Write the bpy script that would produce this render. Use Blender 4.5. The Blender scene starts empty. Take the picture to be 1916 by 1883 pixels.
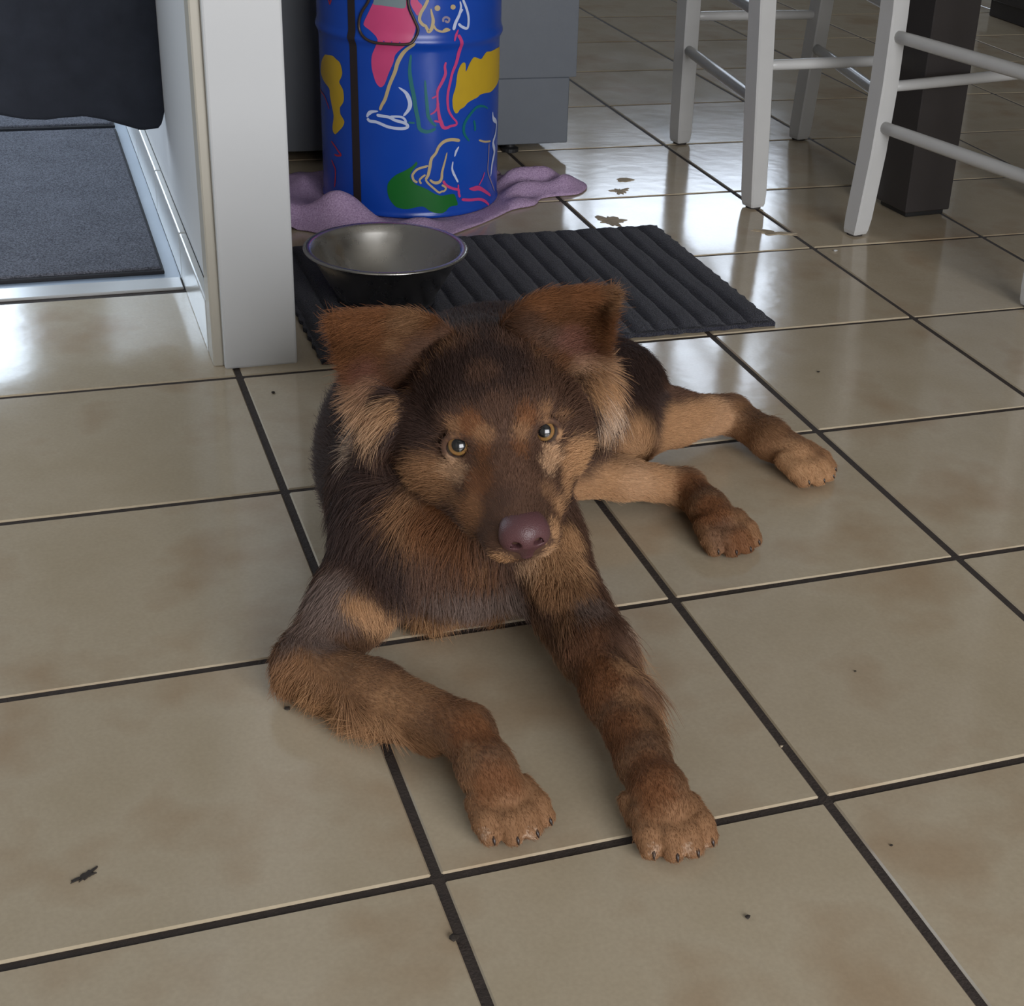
import bpy, bmesh, math, random
import numpy as np
from mathutils import Vector, Matrix, geometry
C = bpy.context.scene.collection
SC = bpy.context.scene
PI = math.pi
random.seed(7)
RNG = np.random.default_rng(7)

# ---------------------------------------------------------------- camera
F, PITCH, YAW, ROLL, CX, CY, CZ, PX, PY = (2902.4128, 0.4828752, 0.3915945, 0.0638187, -0.2328235, -0.8834388, 0.7990075, 1165.6917, 952.6496)
CAM = Vector((CX, CY, CZ))
FWD = Vector((math.sin(YAW)*math.cos(PITCH), math.cos(YAW)*math.cos(PITCH), -math.sin(PITCH)))
_r = Vector((math.cos(YAW), -math.sin(YAW), 0)); _u = _r.cross(FWD)
RGT = math.cos(ROLL)*_r + math.sin(ROLL)*_u
UPV = -math.sin(ROLL)*_r + math.cos(ROLL)*_u
cam = bpy.data.cameras.new('camera'); camo = bpy.data.objects.new('camera', cam); C.objects.link(camo)
camo.matrix_world = Matrix(((RGT.x, UPV.x, -FWD.x, CX), (RGT.y, UPV.y, -FWD.y, CY), (RGT.z, UPV.z, -FWD.z, CZ), (0, 0, 0, 1)))
cam.sensor_fit = 'HORIZONTAL'; cam.sensor_width = 36; cam.lens = 36*F/1916
cam.shift_x = (958-PX)/1916; cam.shift_y = (PY-941.5)/1916
cam.clip_start = 0.05; cam.clip_end = 60
SC.camera = camo

def ray(px, py):
    return FWD + RGT*((px-PX)/F) - UPV*((py-PY)/F)
def at_z(px, py, z=0.0):
    d = ray(px, py); return CAM + d*((z-CZ)/d.z)
def at_y(px, py, y):
    d = ray(px, py); return CAM + d*((y-CY)/d.y)

# ---------------------------------------------------------------- light and exposure
SC.view_settings.view_transform = 'Standard'; SC.view_settings.look = 'None'
SC.view_settings.exposure = 0.0; SC.view_settings.gamma = 1.0; SC.view_settings.use_curve_mapping = False
SC.cycles.use_denoising = True
SC.cycles.max_bounces = 8; SC.cycles.diffuse_bounces = 4; SC.cycles.glossy_bounces = 4
W = bpy.data.worlds.new('sky'); SC.world = W; W.use_nodes = True
W.node_tree.nodes['Background'].inputs[0].default_value = (0.60, 0.72, 0.95, 1)
W.node_tree.nodes['Background'].inputs[1].default_value = 0.35
def area(name, loc, target, sx, sy, power, col):
    l = bpy.data.lights.new(name, 'AREA'); l.shape = 'RECTANGLE'; l.size = sx; l.size_y = sy; l.energy = power; l.color = col
    o = bpy.data.objects.new(name, l); C.objects.link(o); o.location = loc
    o.rotation_euler = (Vector(target)-Vector(loc)).to_track_quat('-Z', 'Y').to_euler()
    return o
# daylight through the openings of the room: behind the table, in the passage door, behind the photographer
area('daylight_far_window', (2.80, 7.45, 2.46), (2.80, 0, 2.46), 2.6, 1.66, 82, (0.76, 0.86, 1.0))
area('daylight_passage_door', (-0.65, 4.37, 1.40), (-0.65, 0, 1.40), 0.8, 2.2, 50, (0.70, 0.84, 1.0))
area('daylight_passage_window', (-1.48, 2.1, 1.15), (0, 2.1, 0.9), 1.9, 1.3, 20, (0.80, 0.89, 1.0))
area('daylight_terrace_door', (0.75, -3.42, 1.35), (0.75, 0, 1.35), 2.5, 2.1, 170, (0.98, 0.98, 1.0))

# ---------------------------------------------------------------- materials
def srgb(r, g, b):
    f = lambda c: ((c/255+0.055)/1.055)**2.4 if c > 10.31 else c/255/12.92
    return (f(r), f(g), f(b), 1)
class NT:
    def __init__(s, name):
        s.m = bpy.data.materials.new(name); s.m.use_nodes = True; s.t = s.m.node_tree; s.b = s.t.nodes['Principled BSDF']
    def n(s, typ, **kw):
        x = s.t.nodes.new(typ)
        for k, v in kw.items(): setattr(x, k, v)
        return x
    def l(s, a, b): s.t.links.new(a, b)
    def set(s, k, v): s.b.inputs[k].default_value = v
def mat(name, col, rough=0.5, metal=0.0, noise=0.0, scale=20.0, bump=0.0, bscale=200.0, coat=0.0, spec=0.5, sheen=0.0):
    t = NT(name); t.set('Base Color', col); t.set('Roughness', rough); t.set('Metallic', metal); t.set('Coat Weight', coat)
    t.set('Specular IOR Level', spec); t.set('Sheen Weight', sheen)
    tc = t.n('ShaderNodeTexCoord')
    if noise:
        nz = t.n('ShaderNodeTexNoise'); nz.inputs['Scale'].default_value = scale; nz.inputs['Detail'].default_value = 4
        t.l(tc.outputs['Object'], nz.inputs['Vector'])
        mx = t.n('ShaderNodeMix', data_type='RGBA')
        mx.inputs[6].default_value = tuple(c*(1-noise) for c in col[:3])+(1,); mx.inputs[7].default_value = tuple(min(1, c*(1+noise)) for c in col[:3])+(1,)
        t.l(nz.outputs['Fac'], mx.inputs[0]); t.l(mx.outputs[2], t.b.inputs['Base Color'])
    if bump:
        bz = t.n('ShaderNodeTexNoise'); bz.inputs['Scale'].default_value = bscale; bz.inputs['Detail'].default_value = 3
        t.l(tc.outputs['Object'], bz.inputs['Vector'])
        bp = t.n('ShaderNodeBump'); bp.inputs['Strength'].default_value = bump; bp.inputs['Distance'].default_value = 0.002
        t.l(bz.outputs['Fac'], bp.inputs['Height']); t.l(bp.outputs['Normal'], t.b.inputs['Normal'])
    return t.m

# ---------------------------------------------------------------- object helpers
def link(name, me, m=None, parent=None, smooth=False):
    o = bpy.data.objects.new(name, me); C.objects.link(o)
    if m and not me.materials: me.materials.append(m)
    if smooth:
        me.polygons.foreach_set('use_smooth', [True]*len(me.polygons))
    if parent: o.parent = parent
    return o
def obj(name, bm, m=None, parent=None, smooth=False):
    me = bpy.data.meshes.new(name); bm.to_mesh(me); bm.free()
    return link(name, me, m, parent, smooth)
def tag(o, label=None, cat=None, group=None, kind=None):
    if label: o['label'] = label
    if cat: o['category'] = cat
    if group: o['group'] = group
    if kind: o['kind'] = kind
    return o
def empty(name, loc, label=None, cat=None, group=None):
    o = bpy.data.objects.new(name, None); C.objects.link(o); o.location = loc; o.empty_display_size = 0.05
    return tag(o, label, cat, group)
def box(bm, lo, hi, rot=None, bev=0.0, seg=1):
    g = bmesh.ops.create_cube(bm, size=1.0)
    c = [(a+b)/2 for a, b in zip(lo, hi)]; s = [b-a for a, b in zip(lo, hi)]
    for v in g['verts']:
        v.co = Vector((v.co.x*s[0], v.co.y*s[1], v.co.z*s[2]))
    if bev:
        ed = list({e for v in g['verts'] for e in v.link_edges})
        r = bmesh.ops.bevel(bm, geom=ed, offset=bev, segments=seg, affect='EDGES', profile=0.5)
        vs = list({v for f in r['faces'] for v in f.verts} | {v for v in g['verts'] if v.is_valid})
    else: vs = g['verts']
    for v in vs:
        p = Vector(v.co)
        if rot: p = rot @ p
        v.co = p + Vector(c)
    return bm
def boxobj(name, lo, hi, m, parent=None, bev=0.0, seg=1, rz=0.0):
    bm = bmesh.new(); box(bm, lo, hi, Matrix.Rotation(rz, 3, 'Z') if rz else None, bev, seg)
    return obj(name, bm, m, parent)
def tube(bm, pts, rad, n=12, closed=False, caps=True):
    pts = [Vector(p) for p in pts]; N = len(pts); rad = rad if hasattr(rad, '__len__') else [rad]*N
    rings = []; prev = None
    for i, p in enumerate(pts):
        a = pts[(i-1) % N] if (closed or i) else p; b = pts[(i+1) % N] if (closed or i < N-1) else p
        t = (b-a).normalized()
        if prev is None:
            ref = Vector((0, 0, 1)) if abs(t.z) < 0.9 else Vector((1, 0, 0)); x = t.cross(ref).normalized()
        else: x = (prev - t*prev.dot(t)).normalized()
        prev = x; y = t.cross(x)
        rings.append([bm.verts.new(p + (x*math.cos(2*PI*k/n) + y*math.sin(2*PI*k/n))*rad[i]) for k in range(n)])
    for i in range(N if closed else N-1):
        A, B = rings[i], rings[(i+1) % N]
        for k in range(n): bm.faces.new((A[k], A[(k+1) % n], B[(k+1) % n], B[k]))
    if caps and not closed:
        bm.faces.new(rings[0][::-1]); bm.faces.new(rings[-1])
    bmesh.ops.recalc_face_normals(bm, faces=bm.faces[:])
def lathe(bm, prof, n=64, c=(0, 0, 0)):
    rings = [[bm.verts.new((c[0]+r*math.cos(2*PI*k/n), c[1]+r*math.sin(2*PI*k/n), c[2]+z)) for k in range(n)] for r, z in prof]
    for A, B in zip(rings, rings[1:]):
        for k in range(n): bm.faces.new((A[k], A[(k+1) % n], B[(k+1) % n], B[k]))
    return rings
def crom(pts, n=6):
    P = [np.array(p, float) for p in pts]; P = [2*P[0]-P[1]] + P + [2*P[-1]-P[-2]]; out = []
    for i in range(1, len(P)-2):
        for k in range(n):
            t = k/n; a, b, c, d = P[i-1:i+3]
            out.append(0.5*((2*b)+(c-a)*t+(2*a-5*b+4*c-d)*t*t+(3*b-a-3*c+d)*t**3))
    out.append(P[-2]); return out
def inside(poly, x, y):
    r = False; j = len(poly)-1
    for i in range(len(poly)):
        if (poly[i][1] > y) != (poly[j][1] > y) and x < (poly[j][0]-poly[i][0])*(y-poly[i][1])/(poly[j][1]-poly[i][1])+poly[i][0]: r = not r
        j = i
    return r
def fill2d(poly, step, extra=()):
    """triangulate a closed 2-D outline with interior points; returns verts, faces"""
    P = []
    for i in range(len(poly)):
        a = np.array(poly[i], float); b = np.array(poly[(i+1) % len(poly)], float)
        k = max(1, int(np.linalg.norm(b-a)/step))
        P += [a+(b-a)*t/k for t in range(k)]
    nb = len(P); xs = [p[0] for p in P]; ys = [p[1] for p in P]
    x = min(xs)+step/2; row = 0
    ins = []
    while x < max(xs):
        y = min(ys)+step/2*(1+row % 2)
        while y < max(ys):
            if inside(P, x, y) and min((q[0]-x)**2+(q[1]-y)**2 for q in P[::2]) > (0.5*step)**2: ins.append((x, y))
            y += step
        x += step*0.87; row += 1
    vs = [Vector((p[0], p[1])) for p in P] + [Vector(p) for p in ins]
    r = geometry.delaunay_2d_cdt(vs, [], [list(range(nb))], 1, 1e-7)
    return [tuple(v) for v in r[0]], r[2], nb

# ---------------------------------------------------------------- floor
T = 0.33
def tile_mat():
    t = NT('cream_tile')
    tc = t.n('ShaderNodeTexCoord'); oi = t.n('ShaderNodeObjectInfo')
    sc = t.n('ShaderNodeVectorMath', operation='SCALE'); cb = t.n('ShaderNodeCombineXYZ')
    t.l(oi.outputs['Random'], cb.inputs[0]); t.l(oi.outputs['Random'], cb.inputs[2])
    t.l(cb.outputs[0], sc.inputs[0]); sc.inputs['Scale'].default_value = 37.0
    ad = t.n('ShaderNodeVectorMath', operation='ADD'); t.l(tc.outputs['Object'], ad.inputs[0]); t.l(sc.outputs[0], ad.inputs[1])
    n1 = t.n('ShaderNodeTexNoise'); n1.inputs['Scale'].default_value = 7; n1.inputs['Detail'].default_value = 3; n1.inputs['Roughness'].default_value = 0.55
    n2 = t.n('ShaderNodeTexNoise'); n2.inputs['Scale'].default_value = 260; n2.inputs['Detail'].default_value = 2
    t.l(ad.outputs[0], n1.inputs['Vector']); t.l(ad.outputs[0], n2.inputs['Vector'])
    r1 = t.n('ShaderNodeValToRGB'); e = r1.color_ramp.elements
    e[0].position = 0.32; e[0].color = (0.495, 0.410, 0.285, 1); e[1].position = 0.68; e[1].color = (0.450, 0.340, 0.222, 1)
    k = r1.color_ramp.elements.new(0.5); k.color = (0.525, 0.440, 0.315, 1)
    t.l(n1.outputs['Fac'], r1.inputs[0])
    mx = t.n('ShaderNodeMix', data_type='RGBA', blend_type='MULTIPLY'); mx.inputs[0].default_value = 0.16
    t.l(r1.outputs[0], mx.inputs[6]); t.l(n2.outputs['Fac'], mx.inputs[7]); t.l(mx.outputs[2], t.b.inputs['Base Color'])
    n3 = t.n('ShaderNodeTexNoise'); n3.inputs['Scale'].default_value = 9; t.l(ad.outputs[0], n3.inputs['Vector'])
    mr = t.n('ShaderNodeMapRange'); mr.inputs[3].default_value = 0.10; mr.inputs[4].default_value = 0.165
    t.l(n3.outputs['Fac'], mr.inputs[0]); t.l(mr.outputs[0], t.b.inputs['Roughness'])
    bp = t.n('ShaderNodeBump'); bp.inputs['Strength'].default_value = 0.045; bp.inputs['Distance'].default_value = 0.004
    n4 = t.n('ShaderNodeTexNoise'); n4.inputs['Scale'].default_value = 28; t.l(ad.outputs[0], n4.inputs['Vector'])
    t.l(n4.outputs['Fac'], bp.inputs['Height']); t.l(bp.outputs['Normal'], t.b.inputs['Normal'])
    t.set('Specular IOR Level', 0.5)
    return t.m
M_tile = tile_mat()
M_grout = mat('brown_grout', (0.040, 0.029, 0.023, 1), 0.85, noise=0.45, scale=60, bump=0.6, bscale=350)
M_wall_dark = mat('dark_back_wall', (0.055, 0.050, 0.046, 1), 0.6, noise=0.1, scale=4)  # for the unseen back wall, made dark to keep floor reflections dim
M_white = mat('white_paint', (0.62, 0.62, 0.60, 1), 0.38, noise=0.04, scale=6, bump=0.03, bscale=90)
M_wallw = mat('white_wall_paint', (0.72, 0.73, 0.73, 1), 0.6, noise=0.03, scale=3, bump=0.1, bscale=180)
M_wall = mat('wall_paint', (0.28, 0.27, 0.25, 1), 0.75, noise=0.04, scale=3, bump=0.1, bscale=180)
M_post = mat('post_lacquer', (0.615, 0.63, 0.64, 1), 0.30, noise=0.03, scale=4)
X0, X1, Y0, Y1 = -1.35, 4.80, -3.30, 7.30
floor = boxobj('floor', (X0-0.1, Y0-0.1, -0.06), (X1+0.1, Y1+0.1, -0.0016), M_grout); tag(floor, kind='structure')
bm = bmesh.new(); h = T/2-0.0040
box(bm, (-h, -h, -0.010), (h, h, 0.0), None, 0.0016, 1)
tile_me = bpy.data.meshes.new('tile'); bm.to_mesh(tile_me); bm.free(); tile_me.materials.append(M_tile)
def in_frame(x, y, mg=160):
    d = Vector((x, y, 0))-CAM; c = d.dot(FWD)
    if c < 0.2: return False
    u = PX+F*d.dot(RGT)/c; v = PY-F*d.dot(UPV)/c
    return -mg < u < 1916+mg and -mg-260 < v < 1883+mg
far = bmesh.new()
for i in range(-4, 14):
    for j in range(-10, 23):
        cx, cy = (i+0.5)*T, (j+0.5)*T
        if cx-h > X1 or cx+h < X0 or cy-h > Y1: continue
        if i < 0 and j >= 4: continue            # the passage floor lies there
        vis = any(in_frame(cx+dx*h*0.99, cy+dy*h*0.99, 60) for dx in (-1, -0.33, 0.33, 1) for dy in (-1, -0.33, 0.33, 1))
        if vis:
            o = link('tile', tile_me, None, floor); o.location = (cx, cy, random.uniform(-0.0003, 0.0003))
            o.rotation_euler = (random.gauss(0, 0.0010), random.gauss(0, 0.0010), random.choice((0, 1, 2, 3))*PI/2)
        else:
            box(far, (cx-h, cy-h, -0.010), (cx+h, cy+h, 0.0), None, 0.0016, 1)
tag(obj('tile_field', far, M_tile, floor), kind='stuff')

# ---------------------------------------------------------------- partition wall, post, skirting, passage
PWY = 1.03
w = boxobj('wall_partition', (-0.016, PWY+0.03, -0.002), (0.070, Y1, 3.50), M_wallw); tag(w, kind='structure')
# white lacquered end of the wall: face board with a narrow return on the left
post = boxobj('trim_1', (-0.014, 1.018, -0.001), (0.079, 1.062, 3.50), M_post, None, 0.003, 2); tag(post, 'white lacquered board closing the end of the partition wall', None, None, 'structure')
M_cream = mat('cream_edge', (0.50, 0.47, 0.40, 1), 0.45, noise=0.08, scale=12)
r_ = boxobj('trim_return', (-0.027, 1.030, -0.001), (-0.0135, 1.075, 3.50), M_cream, post, 0.002, 1); tag(r_, 'cream edge strip')
# skirting made of cut tile pieces along the passage side
sk = boxobj('baseboard_left', (-0.0175, 1.07, -0.001), (-0.0155, 4.20, 0.070), M_grout); tag(sk, kind='structure')
M_skirt = mat('skirting_tile', (0.62, 0.62, 0.59, 1), 0.22, noise=0.08, scale=9)
y = 1.076
for L in (0.285, 0.33, 0.33, 0.33, 0.33, 0.33, 0.33, 0.33):
    boxobj('skirting_tile', (-0.0275, y+0.0015, 0.0), (-0.0170, y+L-0.0015, 0.074), M_skirt, sk, 0.0025, 2); y += L
# pale threshold strip and passage floor
M_alu = mat('pale_threshold', (0.50, 0.50, 0.49, 1), 0.20, noise=0.06, scale=8)
th = boxobj('trim_2', (X0, 1.332, -0.006), (-0.0285, 1.378, 0.002), M_alu, None, 0.0015, 1); tag(th, 'pale threshold strip in front of the grey doormat', None, None, 'structure')
M_slate = mat('slate_floor', (0.25, 0.31, 0.39, 1), 0.35, noise=0.1, scale=14)
hf = boxobj('floor_passage', (X0, 1.378, -0.02), (-0.0275, 4.25, -0.0004), M_slate); tag(hf, kind='structure')
def carpet_mat(name, c, sc=420):
    t = NT(name); tc = t.n('ShaderNodeTexCoord')
    a = t.n('ShaderNodeTexNoise'); a.inputs['Scale'].default_value = sc; a.inputs['Detail'].default_value = 2
    b = t.n('ShaderNodeTexNoise'); b.inputs['Scale'].default_value = 14; b.inputs['Detail'].default_value = 4
    t.l(tc.outputs['Object'], a.inputs['Vector']); t.l(tc.outputs['Object'], b.inputs['Vector'])
    ad = t.n('ShaderNodeMath', operation='MULTIPLY_ADD'); ad.inputs[1].default_value = 0.18
    t.l(b.outputs['Fac'], ad.inputs[0]); t.l(a.outputs['Fac'], ad.inputs[2])
    rp = t.n('ShaderNodeValToRGB'); e = rp.color_ramp.elements
    e[0].position = 0.40; e[0].color = tuple(v*0.45 for v in c)+(1,); e[1].position = 0.78; e[1].color = tuple(v*1.5 for v in c)+(1,)
    t.l(ad.outputs[0], rp.inputs[0]); t.l(rp.outputs[0], t.b.inputs['Base Color'])
    bp = t.n('ShaderNodeBump'); bp.inputs['Strength'].default_value = 0.9; bp.inputs['Distance'].default_value = 0.003
    t.l(a.outputs['Fac'], bp.inputs['Height']); t.l(bp.outputs['Normal'], t.b.inputs['Normal'])
    t.set('Roughness', 0.95); t.set('Specular IOR Level', 0.1)
    return t.m
M_carpet = carpet_mat('grey_carpet', (0.135, 0.140, 0.165))
M_rubber = mat('dark_edging', (0.022, 0.022, 0.026, 1), 0.8, bump=0.4, bscale=300)
def doormat(y0, y1, label):
    e = empty('doormat', (-0.6, y0, -0.0004), label, 'doormat')
    def loc(o): o.location = (0.6, -y0, 0.0004); return o
    bm = bmesh.new(); box(bm, (-1.25, y0+0.008, 0.0005), (-0.052, y1-0.008, 0.0085), None, 0.002, 1); loc(obj('pile', bm, M_carpet, e))
    bm = bmesh.new()
    box(bm, (-1.255, y0, -0.0004), (-0.0485, y1, 0.0050), None, 0.0012, 1)
    loc(obj('edging', bm, M_rubber, e))
    return e
doormat(1.400, 2.238, 'grey carpet doormat with dark edging behind the pale threshold strip')
doormat(2.262, 3.05, 'second grey doormat further down the passage, under the hanging dark cloth')

# room shell beyond the frame: walls with the openings the light comes through, ceiling
def wall_with_hole(name, axis, pos, a0, a1, holes, th=0.12, m=None):
    bm = bmesh.new(); cuts = [a0]
    for (h0, h1, z0, z1) in holes: cuts += [h0, h1]
    cuts.append(a1)
    def add(u0, u1, z0, z1):
        if u1-u0 < 1e-4 or z1-z0 < 1e-4: return
        if axis == 'y': box(bm, (u0, min(pos, pos+th), z0), (u1, max(pos, pos+th), z1))
        else: box(bm, (min(pos, pos+th), u0, z0), (max(pos, pos+th), u1, z1))
    for k in range(0, len(cuts)-1, 2): add(cuts[k], cuts[k+1], 0, 3.50)
    for (h0, h1, z0, z1) in holes: add(h0, h1, 0, z0); add(h0, h1, z1, 3.50)
    return tag(obj(name, bm, m or M_wall), kind='structure')
wall_with_hole('wall_back', 'y', Y1, -0.016, X1, [(1.5, 4.1, 1.62, 3.30)], 0.12, M_wall_dark)
wall_with_hole('wall_passage', 'y', 4.25, X0, 0.07, [(-1.07, -0.23, 0.28, 2.52)])
wall_with_hole('wall_front', 'y', Y0, X0, X1, [(-0.5, 2.0, 0.30, 2.40)], -0.12)
wall_with_hole('wall_left', 'x', X0, Y0, 4.25, [(1.12, 3.08, 0.48, 1.82)], -0.12)
wall_with_hole('wall_right', 'x', X1, Y0, Y1, [])
tag(boxobj('ceiling', (X0, Y0, 3.50), (X1, Y1, 3.60), M_wall), kind='structure')
def window(n, x0, x1, y, z0, z1, mull):
    bm = bmesh.new(); t_ = 0.05
    for lo, hi in (((x0, y, z0), (x1, y+0.05, z0+t_)), ((x0, y, z1-t_), (x1, y+0.05, z1)), ((x0, y, z0+t_), (x0+t_, y+0.05, z1-t_)), ((x1-t_, y, z0+t_), (x1, y+0.05, z1-t_))): box(bm, lo, hi)
    for k in range(1, mull):
        xm = x0+(x1-x0)*k/mull; box(bm, (xm-0.03, y, z0+t_), (xm+0.03, y+0.05, z1-t_))
    tag(obj('window_%d' % n, bm, M_white), kind='structure')
window(1, 1.5, 4.1, 7.33, 1.62, 3.30, 2)
window(2, -1.07, -0.23, 4.26, 0.28, 2.52, 1)
window(3, -0.5, 2.0, -3.38, 0.30, 2.40, 2)

# ---------------------------------------------------------------- grey cabinet
M_cab = mat('grey_laminate', (0.112, 0.126, 0.146, 1), 0.42, noise=0.06, scale=30, bump=0.08, bscale=160)
M_cabd = mat('charcoal_and_gap_shade', (0.085, 0.092, 0.100, 1), 0.5, noise=0.08, scale=20)
M_black = mat('black_plastic', (0.02, 0.02, 0.021, 1), 0.45, bump=0.1)
cab = empty('kitchen_cabinet', (0.43, 2.2, 0), 'grey kitchen cabinet behind the painted blue drum', 'cabinet')
def cpart(name, lo, hi, m, bev=0.002, lab=None):
    o = boxobj(name, lo, hi, m, cab, bev, 1); o.location = (-0.43, -2.2, 0)
    if lab: o['label'] = lab
    return o
cpart('carcass', (0.09, 1.962, 0.022), (0.764, 2.52, 0.86), M_cab)
cpart('gap_shade_door', (0.092, 1.944, 0.026), (0.345, 1.9615, 0.855), M_cabd, 0.0015, 'door left of the drum, coloured dark for the gap shade')  # same cabinet front; shade of the gap put into its darker colour
cpart('side_panel', (0.349, 1.940, 0.024), (0.767, 1.9615, 0.1495), M_cab, 0.0015)
cpart('door', (0.349, 1.9385, 0.1500), (0.7795, 1.9615, 0.855), M_cab, 0.0006)
cpart('counter_top', (0.075, 1.92, 0.861), (0.80, 2.54, 0.90), M_cabd, 0.003)
for x, y in ((0.14, 2.0), (0.665, 1.985), (0.14, 2.46), (0.72, 2.46)):
    bm = bmesh.new(); lathe(bm, [(0.0, 0.0), (0.017, 0.0), (0.017, 0.007), (0.010, 0.010), (0.010, 0.0225), (0, 0.0225)], 16)
    o = obj('foot', bm, M_black, cab); o.location = (x-0.43, y-2.2, 0)

# ---------------------------------------------------------------- painted drum
BX, BY, BZ = 0.405, 1.727, 0.0050
def drum_r(z):
    r = 0.1500 + 0.0022*(1/(1+math.exp(-(z-0.288)/0.004)))
    r += 0.0045*math.exp(-((z-0.286)/0.0075)**2)
    if z < 0.008: r += 0.0018*math.sin(PI*max(z, 0)/0.008)
    return r
def blue_mat():
    t = NT('blue_enamel'); tc = t.n('ShaderNodeTexCoord'); nz = t.n('ShaderNodeTexNoise'); nz.inputs['Scale'].default_value = 9
    t.l(tc.outputs['Object'], nz.inputs['Vector'])
    mx = t.n('ShaderNodeMix', data_type='RGBA'); mx.inputs[6].default_value = (0.006, 0.052, 0.36, 1); mx.inputs[7].default_value = (0.009, 0.074, 0.46, 1)
    t.l(nz.outputs['Fac'], mx.inputs[0]); t.l(mx.outputs[2], t.b.inputs['Base Color']); t.set('Roughness', 0.27)
    return t.m
M_blue = blue_mat()
drum = empty('painted_drum', (BX, BY, BZ), 'blue painted metal drum with dog drawings and coloured blobs on the lilac towel', 'bin')
bm = bmesh.new()
zs = [0, 0.002, 0.004, 0.006, 0.008, 0.012] + [0.02+0.02*k for k in range(13)] + [0.27+0.003*k for k in range(13)] + [0.32+0.03*k for k in range(5)]
rings = lathe(bm, [(0.14, 0.006), (0.146, 0.0)] + [(drum_r(z), z) for z in zs], 96)
bm.faces.new(rings[0][::-1])
obj('body', bm, M_blue, drum, True)
bm = bmesh.new()
lathe(bm, [(0.1500, 0.438), (0.1565, 0.440), (0.1585, 0.446), (0.1565, 0.453), (0.150, 0.455), (0.142, 0.452), (0.10, 0.470), (0.05, 0.480), (0.0005, 0.482)], 96)
obj('lid', bm, M_blue, drum, True)
def on_drum(px, py):
    """3-D point of the drum's wall under a point of the photograph, as (angle, height)"""
    d = ray(px, py); o = CAM - Vector((BX, BY, 0)); r = 0.150
    for _ in range(4):
        a = d.x*d.x+d.y*d.y; b = o.x*d.x+o.y*d.y; c = o.x*o.x+o.y*o.y-r*r
        disc = b*b-a*c-1e-4*a
        t = (-b-math.sqrt(disc))/a if disc > 0 else -b/a
        p = o+d*t; r = drum_r(p.z-BZ)
    a_ = math.atan2(p.y, p.x); return (a_-2*PI if a_ > 1.4 else a_), p.z-BZ
def wrap(a, z, off): 
    r = drum_r(z)+off; return Vector((r*math.cos(a), r*math.sin(a), z))
def paint_line(name, pts, w, m, off=0.0005, closed=False):
    q = [on_drum(x, y) for x, y in pts]; q = [(a*0.15, z) for a, z in q]
    c = crom(q, 5) if len(q) > 2 else [np.array(q[0])+(np.array(q[1])-np.array(q[0]))*k/6 for k in range(7)]
    w = w if hasattr(w, '__len__') else [w, w]
    bm = bmesh.new(); prev = None; n = len(c)
    for i in range(n):
        t = c[min(i+1, n-1)]-c[max(i-1, 0)]; t = t/(np.linalg.norm(t)+1e-9); nn = np.array([-t[1], t[0]])
        f = i/(n-1); hw = np.interp(f, np.linspace(0, 1, len(w)), w)/2/920
        if i in (0, n-1): hw *= 0.5
        A = c[i]+nn*hw; B = c[i]-nn*hw
        cur = (bm.verts.new(wrap(A[0]/0.15, A[1], off)), bm.verts.new(wrap(B[0]/0.15, B[1], off)))
        if prev: bm.faces.new((prev[0], prev[1], cur[1], cur[0]))
        prev = cur
    bmesh.ops.recalc_face_normals(bm, faces=bm.faces[:])
    for f in bm.faces:
        m_ = f.calc_center_median(); 
        if f.normal.dot(Vector((m_.x, m_.y, 0))) < 0: f.normal_flip()
    return bm
def join_bm(bms):
    r = bmesh.new()
    for b in bms:
        me = bpy.data.meshes.new('t'); b.to_mesh(me); b.free(); r.from_mesh(me); bpy.data.meshes.remove(me)
    return r
def blob(name, pts, m, off, lab):
    q = [on_drum(x, y) for x, y in pts]; q = [(a*0.15, z) for a, z in q]
    c = [tuple(p) for p in crom(q+[q[0]], 3)][:-1]
    vs, fs, _ = fill2d(c, 0.007)
    bm = bmesh.new(); bv = [bm.verts.new(wrap(v[0]/0.15, v[1], off)) for v in vs]
    for f in fs: bm.faces.new([bv[i] for i in f])
    bmesh.ops.recalc_face_normals(bm, faces=bm.faces[:])
    o = obj(name, bm, m, drum, True); o['label'] = lab; return o
def pmat(n, c): return mat(n, c, 0.42, noise=0.08, scale=40)
P_pink = pmat('pink_paint', (0.62, 0.068, 0.200, 1)); P_yel = pmat('yellow_paint', (0.55, 0.360, 0.020, 1)); P_grn = pmat('green_paint', (0.004, 0.135, 0.016, 1))
P_tan = pmat('tan_paint', (0.52, 0.40, 0.21, 1)); P_wht = pmat('white_paint_line', (0.56, 0.62, 0.80, 1)); P_teal = pmat('teal_paint', (0.004, 0.15, 0.16, 1))
P_mag = pmat('magenta_paint', (0.58, 0.05, 0.20, 1)); P_red = pmat('red_paint', (0.42, 0.02, 0.045, 1)); P_gry = pmat('grey_paint', (0.20, 0.26, 0.28, 1))
P_brn = mat('brown_stripe_paint', (0.026, 0.018, 0.016, 1), 0.5, noise=0.1)
blob('paint_blob', [(699,4),(690,23),(681,43),(684,50),(693,57),(707,74),(702,89),(696,105),(696,127),(702,150),(707,159),(713,163),(720,157),(727,138),(736,117),(740,102),(755,88),(769,76),(777,56),(776,44),(769,31),(762,14),(758,-6),(728,-12),(704,-10)], P_pink, 0.0005, 'pink blob framed by the wire handle')
blob('paint_patch', [(702,-18),(701,-2),(699,8),(715,10),(735,13),(757,15),(760,2),(762,-16),(740,-22)], P_gry, 0.0007, 'grey patch above the pink blob')
blob('paint_blob', [(769,-6),(768,5),(771,14),(776,22),(781,29),(786,22),(790,11),(784,4),(778,-4)], P_pink, 0.0005, 'small pink blob beside the handle')
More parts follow.
